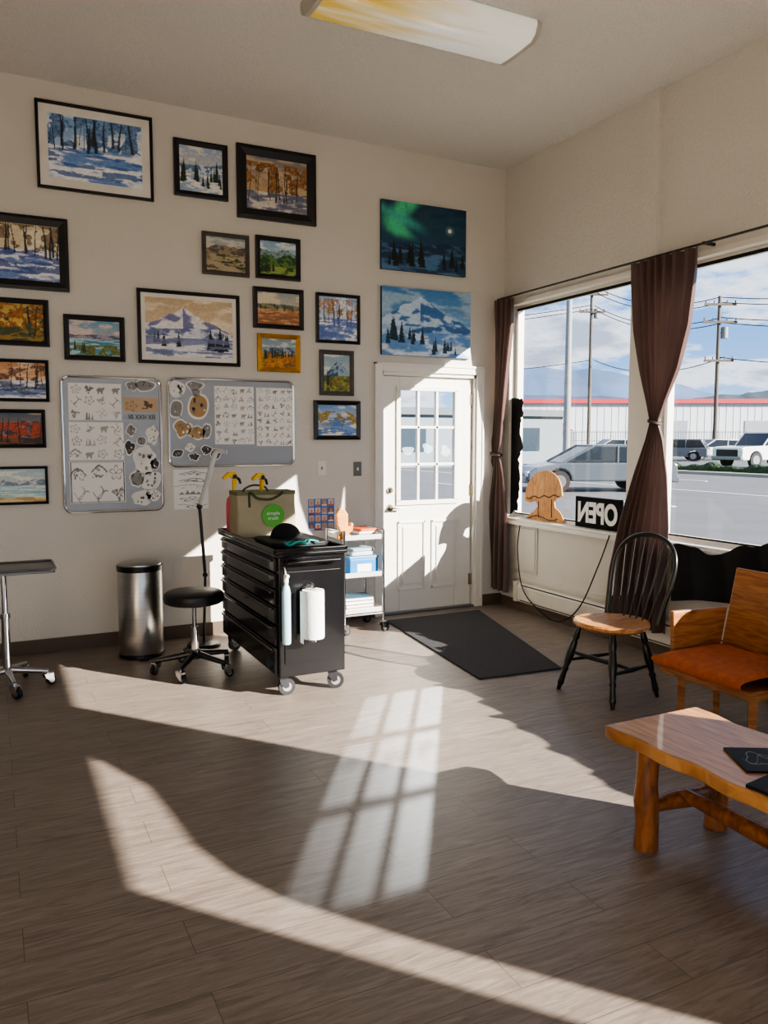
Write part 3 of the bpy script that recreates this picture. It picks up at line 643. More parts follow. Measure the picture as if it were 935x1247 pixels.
M_blk=mat('black_cloth','0A0A0C',0.9,var=0.3,vscale=10)
pts=[(-6.14,0.85),(-6.14,2.64),(-6.66,2.64),(-6.76,2.55),(-6.95,2.45),(-7.2,2.425),(-7.45,2.41),(-7.62,2.36),(-7.72,2.28),(-7.76,2.1),(-7.76,0.85)]
b=MB(); b.prism(pts,'x',0.03,0.036); build('shadow_sheet',b,M_blk,smooth=False,label='added black sheet shaped to shade the floor',cat='blocker')  # unseen sheet, its outline set by the curved shade wanted on the floor
def jag(pts,amp,seed,n=6):
    r=random.Random(seed); out=[]
    for i in range(len(pts)):
        a=pts[i]; c=pts[(i+1)%len(pts)]
        for k in range(n):
            t=k/n; out.append((a[0]+(c[0]-a[0])*t+r.uniform(-amp,amp),a[1]+(c[1]-a[1])*t+r.uniform(-amp,amp)))
    return out
prof_=[(-2.2,0.80),(-2.35,0.80),(-2.5,0.78),(-2.62,0.83),(-2.78,0.88),(-3.0,0.95),(-3.2,1.0),(-3.6,1.04),(-4.2,1.07),(-4.8,1.11),(-5.4,1.14),(-5.95,1.18)]  # height past the visible stretch raised to shade the floor near the wall
def clothfn(u,v):
    y=-2.12-3.84*u; zt=float(np.interp(-y,[-p[0] for p in prof_],[p[1] for p in prof_]))+0.012*math.sin(u*60)+0.006*math.sin(u*143); z0=0.42+0.10*math.sin(u*9)**2+.02*math.sin(u*31)
    z=z0+(zt-z0)*v
    return (-0.075-0.016*abs(math.sin(u*45+z*2)),y,z)
b=MB(); b.grid(clothfn,240,14); build('black_cloth',b,M_blk,recalc=False,ang=80,label='black cloth draped over the window sill',cat='cloth')
L3=[(622,487),(636,484),(637,500),(633,520),(636,545),(631,560),(633,590),(629,622),(619,625),(620,560),(622,530)]
pp=[(onR(x,y,0.03).y,max(ZS+.01,onR(x,y,0.03).z)) for x,y in L3]
b=MB(); b.prism(jag(pp,0.014,5,6),'x',0.028,0.031); build('tree_silhouette',b,M_blk,smooth=False,label='jagged black paper tree silhouette in the window',cat='silhouette')
M_ply=wood('plywood','9A6230','D9A062',(1,9,1.2),0.6,2.5)
def oy(px,py): q=onR(px,py,0.04); return (q.y,q.z)
cap=[oy(662+22.5*math.cos(a),603-30*math.sin(a)-3*math.cos(a)) for a in [math.pi*i/16 for i in range(17)]]
zb_=ZS+0.002
L5=[oy(640,610),oy(646,612),oy(653,610),oy(655,616),oy(651,622),oy(644,627),oy(640,632)]
pp=cap+L5+[(oy(640,636)[0],zb_),(oy(686,640)[0],zb_)]+[oy(686,632),oy(682,624),oy(676,618),oy(675,611),oy(679,607),oy(685,604)]
b=MB(); b.prism(pp,'x',0.036,0.045)
o_=build('plywood_cutout',b,M_ply,smooth=False,label='plywood mushroom cutout standing on the window sill',cat='cutout')
b=MB()
b.tube([Vector((0.0345,)+oy(642+2.1*i,606+1.5*math.sin(i*1.1)-i*.12)) for i in range(20)],.0045,5)
b.tube([Vector((0.0345,)+oy(656+.3*math.sin(i),610+2.6*i)) for i in range(9)],.0035,5)
b.tube([Vector((0.0345,)+oy(672+.3*math.sin(i),608+2.8*i)) for i in range(9)],.0035,5)
b.tube([Vector((0.0345,)+oy(644+2.1*i,631-3*math.sin(i*.35))) for i in range(18)],.0035,5)
build('cut_line',b,mat('dark_groove','3E2210',.8),parent=o_)
a=onR(702,610,0.04); c=onR(757,645,0.04); yc_=(a.y+c.y)/2; wS=a.y-c.y; hS=0.24
e=thing('open_sign','black sign with white OPEN letters seen from behind','sign',(0.04,yc_,ZS+0.002))
b=MB(); b.box(-.012,.012,-wS/2,wS/2,0,hS); build('sign_box',b,mat('sign_black','050506',1.0),parent=e,smooth=False,bevel=.004)
text_obj('lettering','OPEN',0.2,mat('sign_white','F2F2EE',0.5),parent=e,loc=(-0.0135,0,hS/2),rot=(math.pi/2,0,-math.pi/2),mirror=True,fit=(wS*.86,hS*.7),off=0.008)
def sp(P,n=10):
    P=[Vector(p) for p in P]; out=[]
    for i in range(len(P)-1):
        p0=P[max(i-1,0)];p1=P[i];p2=P[i+1];p3=P[min(i+2,len(P)-1)]
        for k in range(n):
            t=k/n; out.append(0.5*((2*p1)+(-p0+p2)*t+(2*p0-5*p1+4*p2-p3)*t*t+(-p0+3*p1-3*p2+p3)*t**3))
    out.append(P[-1]); return out
b=MB(); b.tube(sp([onR(742,652,-0.075),onR(728,690,-0.07),onR(705,740,-0.085),onR(680,757,-0.09),onR(655,742,-0.09),onR(636,716,-0.09),onR(630,670,-0.07),onR(633,640,-.075)]),0.005,6)
build('power_cable',b,M_blackmatte,label='thin black cable hanging below the window sill',cat='cable')

# ================================================================ MAT
q=[onF(470,757),onF(583,744),onF(684,815),onF(584,828)]
b=MB(); b.add([(p.x,p.y,0.001) for p in q]+[(p.x,p.y,0.012) for p in q],[(0,1,2,3),(4,7,6,5),(0,4,5,1),(1,5,6,2),(2,6,7,3),(3,7,4,0)])
build('door_mat',b,mat('charcoal_mat','3C3C3E',0.95,var=0.3,vscale=80,bump=0.8,bscale=300),smooth=False,bevel=.004,label='charcoal ribbed entrance mat on the floor at the door',cat='mat')

# ================================================================ casters
def caster(root,x,y,h=0.10,r=0.035,m=None,yaw=0.0,stem=0.0,fm=None,hub=None):
    b=MB(); b.M=Matrix.Translation((x,y,0))@Matrix.Rotation(yaw,4,'Z')
    b.cyl((0,0,h-.012),(0,0,h+stem),0.009); b.prism([(-.028,h-.008),(.028,h-.008),(.032,r),(.012,r-.008),(-.02,r+.02)],'y',-.019,-.016); b.prism([(-.028,h-.008),(.028,h-.008),(.032,r),(.012,r-.008),(-.02,r+.02)],'y',.016,.019); b.box(-.028,.028,-.019,.019,h-.012,h-.006)
    fk=build('caster',b,fm or M_chrome,parent=root)
    b=MB(); b.M=Matrix.Translation((x,y,0))@Matrix.Rotation(yaw,4,'Z')
    b.cyl((.02,-.013,r),(.02,.013,r),r,n=24); b.cyl((.02,-.0145,r),(.02,.0145,r),r*.55,n=20,mi=1)
    build('caster_wheel',b,[m or M_rubber,hub or M_alu],parent=fk)

# ================================================================ TOOL CART
CX0,CX1,CY0,CY1=-2.71,-2.28,-1.69,-0.47
M_cart=mat('powder_black','0E0E10',0.25,var=0.15,coat=0.4)
cx=(CX0+CX1)/2; cy=(CY0+CY1)/2
e=thing('rolling_tool_cabinet','glossy black rolling tool cabinet with many drawers','tool cabinet',(cx,cy,0))
hx=(CX1-CX0)/2; hy=(CY1-CY0)/2
b=MB(); b.box(-hx+.02,hx,-hy,hy,.12,.83); build('cabinet_body',b,M_cart,parent=e,smooth=False,bevel=.006)
b=MB(); b.box(-hx-.012,hx+.012,-hy-.015,hy+.015,.83,.85)
for (x0_,x1_,y0_,y1_) in ((-hx-.012,-hx+.004,-hy-.015,hy+.015),(hx-.004,hx+.012,-hy-.015,hy+.015),(-hx-.012,hx+.012,-hy-.015,-hy+.001),(-hx-.012,hx+.012,hy-.001,hy+.015)): b.box(x0_,x1_,y0_,y1_,.85,.875)
build('cabinet_top',b,M_cart,parent=e,smooth=False,bevel=.005)
zs=[.13,.30,.43,.54,.64,.735,.825]
M_hd=mat('drawer_pull_metal','73767A',0.25,0.9)
for i in range(6):
    b=MB(); b.box(-hx,-hx+.022,-hy+.03,hy-.03,zs[i]+.006,zs[i+1]-.006); dr=build('drawer',b,M_cart,parent=e,smooth=False,bevel=.004)
    b=MB(); b.box(-hx-.018,-hx+.001,-hy+.06,hy-.06,zs[i+1]-.028,zs[i+1]-.014); build('drawer_handle',b,M_hd,parent=dr,smooth=False,bevel=.004)
b=MB(); b.box(-hx+.05,hx-.03,-hy-.006,-hy,.2,.74); build('side_panel',b,M_cart,parent=e,smooth=False,bevel=.003)
b=MB(); b.tube([(-hx+.06,-hy-.01,.80),(-hx+.06,-hy-.045,.80),(hx-.05,-hy-.045,.80),(hx-.05,-hy-.01,.80)],0.009,10); build('push_handle',b,M_black,parent=e)
M_gw=mat('grey_wheel','2C2B2A',0.5); M_df=mat('dark_fork','55565A',.35,.8)
for (x,y) in ((-hx+.06,-hy+.06),(hx-.06,-hy+.06),(-hx+.06,hy-.06),(hx-.06,hy-.06)): caster(e,x,y,.12,.05,M_gw,yaw=random.uniform(-.5,.9),fm=M_df,hub=mat('hub_grey','8E8C88',.5))
fy=CY0-0.005
p=onB(381,740,fy-.07)
e=thing('paper_towel_roll','white paper towel roll hanging on the cabinet side','paper towel',(p.x,fy-.074,.36))
b=MB(); b.lathe([(.02,0),(.062,0),(.064,.01),(.064,.27),(.062,.28),(.02,.28),(.02,0.0)],36); b.box(-.065,-.061,-.005,.04,-.03,.27); build('paper_roll',b,mat('tissue','F0EEEA',0.9,bump=.3,bscale=80),parent=e)
b=MB(); b.cyl((0,0,-.02),(0,0,.31),.012); b.tube([(0,0,.3),(0,.03,.31),(0,.068,.31)],.006); b.cyl((0,0,-.02),(0,0,-.008),.03); build('roll_holder',b,M_chrome,parent=e)
p=onB(348,730,fy-.03)
e=thing('spray_bottle','pale blue slender bottle hanging on the cabinet side','bottle',(p.x,fy-.035,.33))
b=MB(); b.lathe([(.022,0),(.026,.01),(.026,.30),(.02,.33),(.012,.345),(.012,.36)],24); build('bottle_body',b,mat('pale_blue_plastic','A9CBD8',0.3),parent=e)
b=MB(); b.cyl((0,0,.355),(0,0,.40),.014); b.box(-.008,.008,-.035,.01,.39,.405); b.tube([(0,0,.40),(0,.015,.43),(0,.025,.44)],.004); build('bottle_cap',b,M_white,parent=e)
zt=.852
e=thing('grocery_bag','khaki reusable shopping bag with a green round logo','bag',(-2.50,-0.80,zt))
def bagfn(u,v):
    a=u*2*math.pi; sx=math.copysign(abs(math.cos(a))**.12,math.cos(a)); sy=math.copysign(abs(math.sin(a))**.12,math.sin(a))
    k=1+.01*math.sin(v*7+a*2); return (.205*sx*k*(1-.01*v),.10*sy*(k-.04*v),.30*v)
b=MB(); b.grid(bagfn,96,12); b.box(-.19,.19,-.09,.09,0,.004); build('bag_body',b,mat('bag_fabric','A9A083',0.8,var=.1),parent=e,ang=60)
b=MB(); b.grid(lambda u,v:tuple(np.array(bagfn(u,.93+.08*v))*np.array((1.02,1.04,1))),96,2); build('bag_rim',b,mat('bag_trim','6E6C4A',0.7),parent=e)
b=MB(); b.cyl((.04,-.1065,.14),(.04,-.1,.14),.078,n=36); build('bag_logo',b,mat('logo_green','5AAE3E',0.6),parent=e)
text_obj('logo_lettering','simple\ntruth',.05,M_paper,parent=e,loc=(.04,-.108,.14),fit=(.09,.055))
b=MB()
b.tube(sp([(-.12,-.1,.20),(-.12,-.104,.30),(-.07,-.11,.26),(.02,-.112,.25),(.09,-.11,.28),(.11,-.104,.30)],6),.008,8)
build('bag_handle',b,mat('bag_handle','4C4C36',0.7),parent=e)
b=MB(); b.tube(sp([(-.1,.09,.28),(-.1,.09,.31),(-.03,.1,.335),(.05,.1,.32),(.07,.09,.28)],6),.007,8)
build('bag_handle',b,mat('bag_handle','4C4C36',0.7),parent=e)
def clamp(px,py,label,flip):
    p=onB(px,py,-0.74)
    e=thing('spring_clamp',label,'clamp',(p.x,-0.74,p.z-.035),rz=flip)
    b=MB(); b.prism([(-.075,.045),(-.03,.08),(.015,.08),(.04,.05),(.0,.04),(-.03,.05),(-.065,.03)],'y',-.014,.014); b.prism([(.0,.05),(.03,.035),(.02,-.03),(.0,-.045),(-.0,.0)],'y',-.012,.012); build('clamp_jaw',b,mat('clamp_yellow','F2C311',0.4),parent=e,smooth=False,bevel=.003)
    b=MB(); b.cyl((.01,-.016,.05),(.01,.016,.05),.016); b.tube([(.015,0,.05),(.05,0,.03),(.06,0,.0)],[.012,.010,.008]); build('clamp_grip',b,M_black,parent=e)
clamp(283,583,'yellow and black spring clamp on the bag rim',0.2); clamp(317,584,'yellow and black spring clamp on the bag rim',0.4)
e=thing('pink_bottle','pink plastic bottle on the tool cabinet','bottle',(-2.66,-0.60,zt)); b=MB(); b.lathe([(.034,0),(.037,.01),(.037,.2),(.03,.24),(.014,.26),(.014,.28)],28); build('bottle_body',b,mat('pink_plastic','D9606E',0.35),parent=e); b=MB(); b.cyl((0,0,.278),(0,0,.31),.017); build('bottle_cap',b,M_white,parent=e)
e=thing('baseball_cap','black baseball cap lying on the cabinet top','cap',(-2.49,-1.24,.885),rz=-1.2)
b=MB(); b.sphere((0,0,0),(.10,.095,.09),28,10,v0=0,v1=.5); build('cap_crown',b,M_blk,parent=e)
def brim(u,v):
    a=-1.1+2.2*u; r=.095+.075*v*math.cos(a)**.8; return (r*math.cos(a),r*math.sin(a),.006-.012*v*abs(math.sin(a)))
b=MB(); b.grid(brim,20,6); o=build('cap_brim',b,M_blk,parent=e); so=o.modifiers.new('t','SOLIDIFY'); so.thickness=.004
e=thing('equipment_case','black flat padded case on the cabinet top','case',(-2.48,-1.30,.852))
b=MB(); b.prism(rrect(.36,.42,.05),'z',0,.032); build('case_body',b,mat('case_black','1A1A1D',0.5),parent=e,bevel=.008)
b=MB(); b.tube([(x,y,.018) for x,y in rrect(.365,.425,.05)],.004,6,closed=True); build('case_zipper',b,M_rubber,parent=e)
b=MB(); pts=[(-2.6+.06*math.cos(t)+.015*t,-1.56+.05*math.sin(t*1.3),.888+.006*math.sin(t*3)) for t in [i*.3 for i in range(40)]]; b.tube(pts,.007,6); build('teal_cord',b,mat('teal_rubber','2AA89E',0.4),label='teal coiled cord on the cabinet top',cat='cord')

# ================================================================ FLOOR LAMP
e=thing('swing_arm_lamp','tall slim swing-arm lamp with black pole and white head','lamp',(-2.80,-0.30,0))
P0=onB(250,700,-0.30); P1=onB(243,617,-0.30); P2=onB(262,552,-0.30)
def loc(p): return (p.x+2.80,0,p.z)
b=MB(); b.lathe([(.12,0),(.12,.015),(.11,.025),(.02,.03)],28); build('base',b,M_black,parent=e)
b=MB(); b.cyl((0,0,.02),loc(P0),.010,.010); b.cyl(loc(P0),loc(P1),.012); b.sphere(loc(P1),.022); b.sphere(loc(P0),.02); build('pole',b,M_black,parent=e)
b=MB(); b.tube([loc(P1),loc(P2)],[.016,.02]); q2=loc(P2); b.tube([q2,(q2[0]+.02,-.01,q2[2]+.02),(q2[0]+.07,-.05,q2[2]+.01)],[.02,.019,.016]); build('lamp_head',b,mat('lamp_white','C9CBCB',0.35),parent=e)

# ================================================================ STOOL
pS=onF(238,818)
e=thing('rolling_stool','round black padded rolling stool with chrome gas lift','stool',(pS.x,pS.y,0))
b=MB(); b.lathe([(.05,.455),(.17,.455),(.187,.465),(.192,.49),(.187,.515),(.17,.528),(.05,.532),(.0,.532)],40); build('seat',b,mat('black_vinyl','151517',0.4,bump=.1,bscale=60),parent=e)
b=MB(); b.cyl((0,0,.2),(0,0,.46),.014,n=20); b.cyl((0,0,.11),(0,0,.30),.025,n=20); b.cyl((0,0,.44),(0,0,.456),.06,n=20); build('gas_lift',b,M_chrome,parent=e)
b=MB()
for i in range(5):
    a=math.radians(72*i+20); b.tube([(0,0,.125),(.12*math.cos(a),.12*math.sin(a),.105),(.25*math.cos(a),.25*math.sin(a),.085)],[.024,.019,.014],10)
b.cyl((0,0,.09),(0,0,.15),.034); build('star_base',b,mat('star_base_dark','4B4B4D',0.3,0.8),parent=e)
for i in range(5):
    a=math.radians(72*i+20); caster(e,.245*math.cos(a),.245*math.sin(a),.082,.027,yaw=a+1)
b=MB(); b.tube([(.03,0,.44),(.12,.05,.435),(.2,.09,.44)],.005); b.box(.19,.23,.08,.10,.435,.447); build('height_lever',b,M_black,parent=e)

# ================================================================ TRASH CAN
pT=onF(173,797)
e=thing('trash_can','brushed steel cylindrical step trash can','trash can',(pT.x,min(pT.y,-.17),0))
b=MB(); b.lathe([(.148,0.02),(.15,.03),(.15,.60),(.148,.605)],48); build('can_body',b,M_steel,parent=e)
b=MB(); b.lathe([(.150,0),(.154,.004),(.154,.028),(.148,.032)],48); build('can_base',b,M_black,parent=e)
b=MB(); b.lathe([(.153,.60),(.155,.605),(.155,.635),(.151,.64),(.149,.64)],48); build('lid_ring',b,M_black,parent=e)
b=MB(); b.lathe([(.147,.636),(.145,.648),(.12,.658),(.06,.664),(.0,.666)],48); build('lid',b,M_steel,parent=e)
b=MB(); b.box(-.04,.04,-.185,-.14,.008,.022); build('pedal',b,M_black,parent=e,bevel=.003)

# ================================================================ ROLLING SIDE TABLE
pL=onF(10,838)
e=thing('rolling_tray_table','steel topped rolling work table on chrome star base','work table',(pL.x,pL.y,0))
b=MB(); b.prism(rrect(.56,.38,.03),'z',.715,.735); b.tube([(x,y,.738) for x,y in rrect(.56,.38,.03)],.008,8,closed=True); build('table_tray',b,mat('tray_steel','77787A',0.3,0.85),parent=e)
b=MB(); b.cyl((0,0,.1),(0,0,.45),.024); b.cyl((0,0,.45),(0,0,.715),.017); b.cyl((0,0,.70),(0,0,.716),.06); b.cyl((0,0,.43),(0,0,.46),.03); build('column',b,M_chrome,parent=e)
b=MB()
for i in range(5):
    a=math.radians(72*i-10); b.tube([(0,0,.115),(.12*math.cos(a),.12*math.sin(a),.10),(.23*math.cos(a),.23*math.sin(a),.088)],[.022,.018,.013],10)
build('star_base',b,M_chrome,parent=e)
for i in range(5):
    a=math.radians(72*i-10); caster(e,.225*math.cos(a),.225*math.sin(a),.082,.03,yaw=a+.6)

# ================================================================ WHITE SHELF CART
ox,oy_=-1.60,-.32
e=thing('utility_cart','white three-tier wire utility cart beside the door','utility cart',(ox,oy_,0))
hx,hy=.165,.17
M_cartw=mat('cart_white','C9C7C2',0.4)
b=MB()
for x in (-hx,hx):
    for y in (-hy,hy): b.cyl((x,y,.09),(x,y,.80),.011,n=12)
for x in (-hx,hx): b.cyl((x,-hy,.80),(x,hy,.80),.011,n=12)
for y in (-hy,hy): b.cyl((-hx,y,.15),(hx,y,.15),.007,n=8)
for x in (-hx,hx): b.cyl((x,-hy,.15),(x,hy,.15),.007,n=8)
build('cart_frame',b,M_chrome,parent=e)
for z in (.16,.44,.73):
    b=MB(); b.box(-hx,hx,-hy,hy,z,z+.008)
    for (x0_,x1_,y0_,y1_) in ((-hx,-hx+.008,-hy,hy),(hx-.008,hx,-hy,hy),(-hx,hx,-hy,-hy+.008),(-hx,hx,hy-.008,hy)): b.box(x0_,x1_,y0_,y1_,z,z+.04)
    build('shelf',b,M_cartw,parent=e,smooth=False,bevel=.003)
for x in (-hx,hx):
    for y in (-hy,hy): caster(e,x,y,.09,.035,yaw=.4)
e=thing('storage_box','blue plastic storage box with white label','box',(ox+.02,oy_-.03,.45))
b=MB(); b.box(-.12,.12,-.1,.1,0,.13); build('box_body',b,mat('blue_plastic','2A7FC0',0.4),parent=e,smooth=False,bevel=.008)
b=MB(); b.box(-.125,.125,-.105,.105,.13,.15); build('box_lid',b,mat('box_lid_blue','5C96C0',0.4),parent=e,smooth=False,bevel=.005)
b=MB(); b.box(-.06,.06,-.1025,-.1,.03,.09); build('box_label',b,M_paper,parent=e,smooth=False)
for i,(cc,hh) in enumerate((('C9C5BA',.03),('8FA3B0',.025))):
    e=thing('folded_cloth','folded pale cloth on the blue box','cloth',(ox+.02,oy_-.03,.602+i*.031),rz=.1*i); b=MB(); b.prism(rrect(.2,.16,.02),'z',0,hh); build('cloth_fold',b,mat('cloth_'+cc,cc,.9,bump=.3),parent=e,bevel=.006)
bc=['D8D4CA','7A3B2A','C9C2B0','3C5A6A']
for i,cc in enumerate(bc):
    e=thing('book','closed book stacked on the lower cart shelf','book',(ox+random.uniform(-.01,.01),oy_-.02,.17+i*.027),rz=random.uniform(-.08,.08),group='books on the cart shelf')
    b=MB(); b.box(-.12,.12,-.10,.10,0,.003); b.box(-.12,.12,-.10,.10,.022,.025); b.box(-.12,-.116,-.10,.10,0,.025); build('book_cover',b,mat('book_'+cc,cc,0.6),parent=e,smooth=False)
    b=MB(); b.box(-.116,.115,-.096,.096,.003,.022); build('book_pages',b,M_paper,parent=e,smooth=False)
for i,(cc,dx,hh) in enumerate((('8C8F94',.02,.03),('E3DFD2',.05,.02),('C05A2A',.03,.02))):
    zb=.74+sum((.03,.02,.02)[:i]); e=thing('paper_stack','small stack of booklets on the top shelf','booklet',(ox+.06,oy_-.0,zb),rz=.1*i,group='booklets on the top cart shelf')
    b=MB(); b.box(-.08,.08,-.10,.10,0,hh-.002); build('booklet_cover',b,mat('bk_'+cc,cc,.6),parent=e,smooth=False,bevel=.002)
M_ow=wood('orange_wood','B8702A','E5A050',(1,1,8),0.5)
pw=onB(417,636,-0.45)
e=thing('wooden_figure','orange wooden cactus-shaped figure on the cart','figurine',(pw.x+.01,-0.45,.74))
b=MB()
pts=[(-.055,0),(.055,0),(.055,.03),(.035,.04),(.07,.07),(.075,.12),(.05,.13),(.045,.10),(.03,.10),(.03,.19),(.0,.235),(-.04,.24),(-.065,.2),(-.06,.12),(-.035,.06),(-.035,.04),(-.055,.03)]
b.prism(pts,'y',-.02,.02); build('figure_body',b,M_ow,parent=e,smooth=False,bevel=.008)

# ================================================================ WINDSOR CHAIR
M_blkwood=mat('black_chair_paint','15140F',0.3,var=.15)
M_seat=wood('chair_seat_wood','9A6032','D69A5A',(1,10,1),0.35,2.0,coat=.2)
e=thing('windsor_chair','black bow-back windsor chair with natural wood seat','chair',(-0.90,-2.46,0),rz=0.06)
zS=.44
def seatp(r):
    out=[]
    for i in range(40):
        a=2*math.pi*i/40; x=.215*math.cos(a); y=.225*math.sin(a)*(1-.10*math.cos(a)); out.append((x*r,y*r,0))
    return out
b=MB(); rings=[(0.90,zS-.038),(1.0,zS-.022),(1.0,zS-.008),(.96,zS),(.8,zS-.004),(.5,zS-.012),(.2,zS-.012)]
vs=[];fs=[];
for r_,z_ in rings:
    for (x,y,_) in seatp(r_): vs.append((x,y,z_))
n=40
for i in range(len(rings)-1):
    for j in range(n): fs.append((i*n+j,i*n+(j+1)%n,(i+1)*n+(j+1)%n,(i+1)*n+j))
fs.append(tuple(range(n-1,-1,-1))); fs.append(tuple((len(rings)-1)*n+j for j in range(n)))
b.add(vs,fs); build('seat',b,M_seat,parent=e)
legs=[((-.13,-.13),(-.21,-.22)),((-.13,.13),(-.21,.22)),((.12,-.11),(.19,-.18)),((.12,.11),(.19,.18))]
def lp(l,t): a,c=legs[l]; return Vector((a[0]+(c[0]-a[0])*t,a[1]+(c[1]-a[1])*t,(zS-.03)*(1-t)))
for l in range(4):
    ts=[0,.12,.2,.24,.28,.45,.58,.64,.68,.72,.85,.9,.93,1]; rs=[.014,.017,.022,.015,.021,.025,.02,.015,.021,.015,.018,.02,.014,.011]
    b=MB(); b.tube([lp(l,t) for t in ts],rs,14); build('leg',b,M_blkwood,parent=e,ang=60)
def turned(p,q,r): 
    p=Vector(p);q=Vector(q); ts=[0,.1,.3,.5,.7,.9,1]; return [p.lerp(q,t) for t in ts],[r*.7,r*.8,r,r*1.35,r,r*.8,r*.7]
A=lp(0,.55);B_=lp(2,.55);C=lp(1,.55);D=lp(3,.55)
for (p,q) in ((A,B_),(C,D),(A.lerp(B_,.5),C.lerp(D,.5)),(lp(0,.42),lp(1,.42))):
    P,R_=turned(p,q,.011); b=MB(); b.tube(P,R_,12); build('stretcher',b,M_blkwood,parent=e,ang=60)
def bow(t):
    a=math.pi*t; yy=.195*math.cos(a)+.075*math.sin(2*a)*.9; hh=.50*math.sin(a)**.62 if 0<t<1 else 0
    return (.165+.26*hh,yy,zS-.01+hh)
b=MB(); b.tube([bow(i/60) for i in range(61)],.0135,12); build('bow_back',b,M_blkwood,parent=e,ang=60)
for i in range(6):
    y0_=-.12+.048*i; y1_=y0_*1.5
    best=min(range(1,200),key=lambda k:abs(bow(k/200)[1]-y1_) if bow(k/200)[2]>zS+.30 else 9)
    P=bow(best/200); b=MB(); b.tube([(.165,y0_,zS-.01),((.165+P[0])/2,(y0_+P[1])/2,(zS+P[2])/2-.02),P],[.006,.0065,.0045],8); build('spindle',b,M_blkwood,parent=e,ang=60)

# ================================================================ ARMCHAIR (orange cushion)
M_oak=wood('golden_oak','7E4B26','AE7440',(1,1,7),0.45,2.0,coat=.1)
e=thing('wooden_armchair','wooden plank-sided armchair with rust orange cushion','armchair',(-0.76,-3.22,0))
Y0,Y1=-.29,.29
b=MB(); b.box(-.24,.20,Y0,Y1,.27,.32); build('seat_frame',b,M_oak,parent=e,smooth=False,bevel=.006)
def cush(u,v):
    a=2*math.pi*u; y=Y0+.01+(Y1-Y0-.02)*v; k=min(1,(min(v,1-v)*9+.25))**.5
    sx=math.copysign(abs(math.cos(a))**.5,math.cos(a)); sz=math.copysign(abs(math.sin(a))**.7,math.sin(a))
    return (-.055+.265*sx*(.93+.07*k),y,.355+.042*sz*k+.003*math.sin(v*16+a))
b=MB(); b.grid(cush,32,40); build('cushion',b,mat('orange_upholstery','B0581E',0.9,var=.2,vscale=25,bump=.6,bscale=200),parent=e,ang=70)
b=MB(); prof2=[(.20,.27),(.235,.27),(.345,.785),(.315,.79)]; b.prism(prof2,'y',Y0,Y1); build('back_panel',b,M_oak,parent=e,smooth=False,bevel=.005)
for y in (Y1+.014,Y0-.014):
    b=MB(); b.prism([(-.13,.27),(.20,.27),(.26,.575),(-.15,.585)],'y',y-.014,y+.014); build('arm_panel',b,M_oak,parent=e,smooth=False,bevel=.005)
for (x,y) in ((-.16,Y1-.08),(.15,Y1-.04),(-.16,Y0+.06),(.15,Y0+.10)):
    b=MB(); b.tube([(x,y,.28),(x,y,0)],[.030,.022],4); build('leg',b,M_oak,parent=e,smooth=False)

# ================================================================ COFFEE TABLE
M_tt=wood('table_top_wood','96602F','C8925A',(9,.8,1),0.42,1.8,coat=.12)
M_log=wood('log_wood','5E341A','A0622F',(3,3,1),0.4,3.5,coat=.2)
e=thing('log_coffee_table','rustic coffee table with thick plank top and log legs','coffee table',(-1.85,-4.35,0))
hx=.235; hyt=.62; zt2=.42
def tp(): 
    pts=[]; r=random.Random(2)
    for i in range(25): pts.append((-hx+.007*math.sin(i*1.3)+r.uniform(-.004,.004),-hyt+2*hyt*i/24))
    for i in range(25): pts.append((hx+.007*math.sin(i*1.1)+r.uniform(-.004,.004),hyt-2*hyt*i/24))
    return pts
b=MB(); b.prism(tp(),'z',zt2-.05,zt2); build('table_top',b,M_tt,parent=e,smooth=False,bevel=.008)
for (x,y) in ((-.18,.45),(.18,.45),(-.18,-.48),(.18,-.48)):
    b=MB(); b.tube([(x,y,0),(x+.003,y,.1),(x-.003,y+.003,.18),(x-.002,y+.003,.25),(x,y,.372)],[.044,.041,.045,.039,.040],18); build('leg',b,M_log,parent=e,ang=50)
for y in (.45,-.48):
    b=MB(); b.tube([(-.16,y,.15),(-.05,y+.008,.152),(.07,y-.006,.148),(.17,y,.15)],[.02,.034,.036,.02],14); build('cross_rail',b,M_log,parent=e,ang=50)
b=MB(); b.tube([(0,.44,.17),(.01,.2,.162),(-.01,-.1,.168),(0,-.47,.17)],[.024,.033,.036,.024],14); build('long_rail',b,M_log,parent=e,ang=50)
def magart(seed):
    def fn(u,v):
        n=fbm(u*5,v*5,seed); col=np.ones(u.shape+(3,))*np.array(H('0C0C0E')); x=u-.5;y=v-.5; d=np.hypot(x,y)
        m=((np.abs(d-.25-.06*np.sin(np.arctan2(y,x)*3+seed))<.010)|(np.abs(y-.2*np.sin(x*9))<.008)&(np.abs(x)<.35)); return mixc(col,m.astype(float)*.5,H('C9C9C6'))
    return fn
for i,(px,py,rz) in enumerate(((922,927,-.5),(962,966,.15))):
    p=onF(px,py,zt2); e=thing('magazine','black covered booklet with white line art on the table','magazine',(p.x,p.y,zt2+.001),rz=rz,group='black booklets on the coffee table')
    b=MB(); b.box(-.075,.075,-.1,.1,0,.006+.004*i); build('cover',b,M_black,parent=e,smooth=False)
    o=colmesh('cover_art',.15,.2,90,120,magart(i+3),M_ink,e,y=0)
    o.rotation_euler=(-math.pi/2,0,0); o.location=(0,-.1,.0068+.004*i)

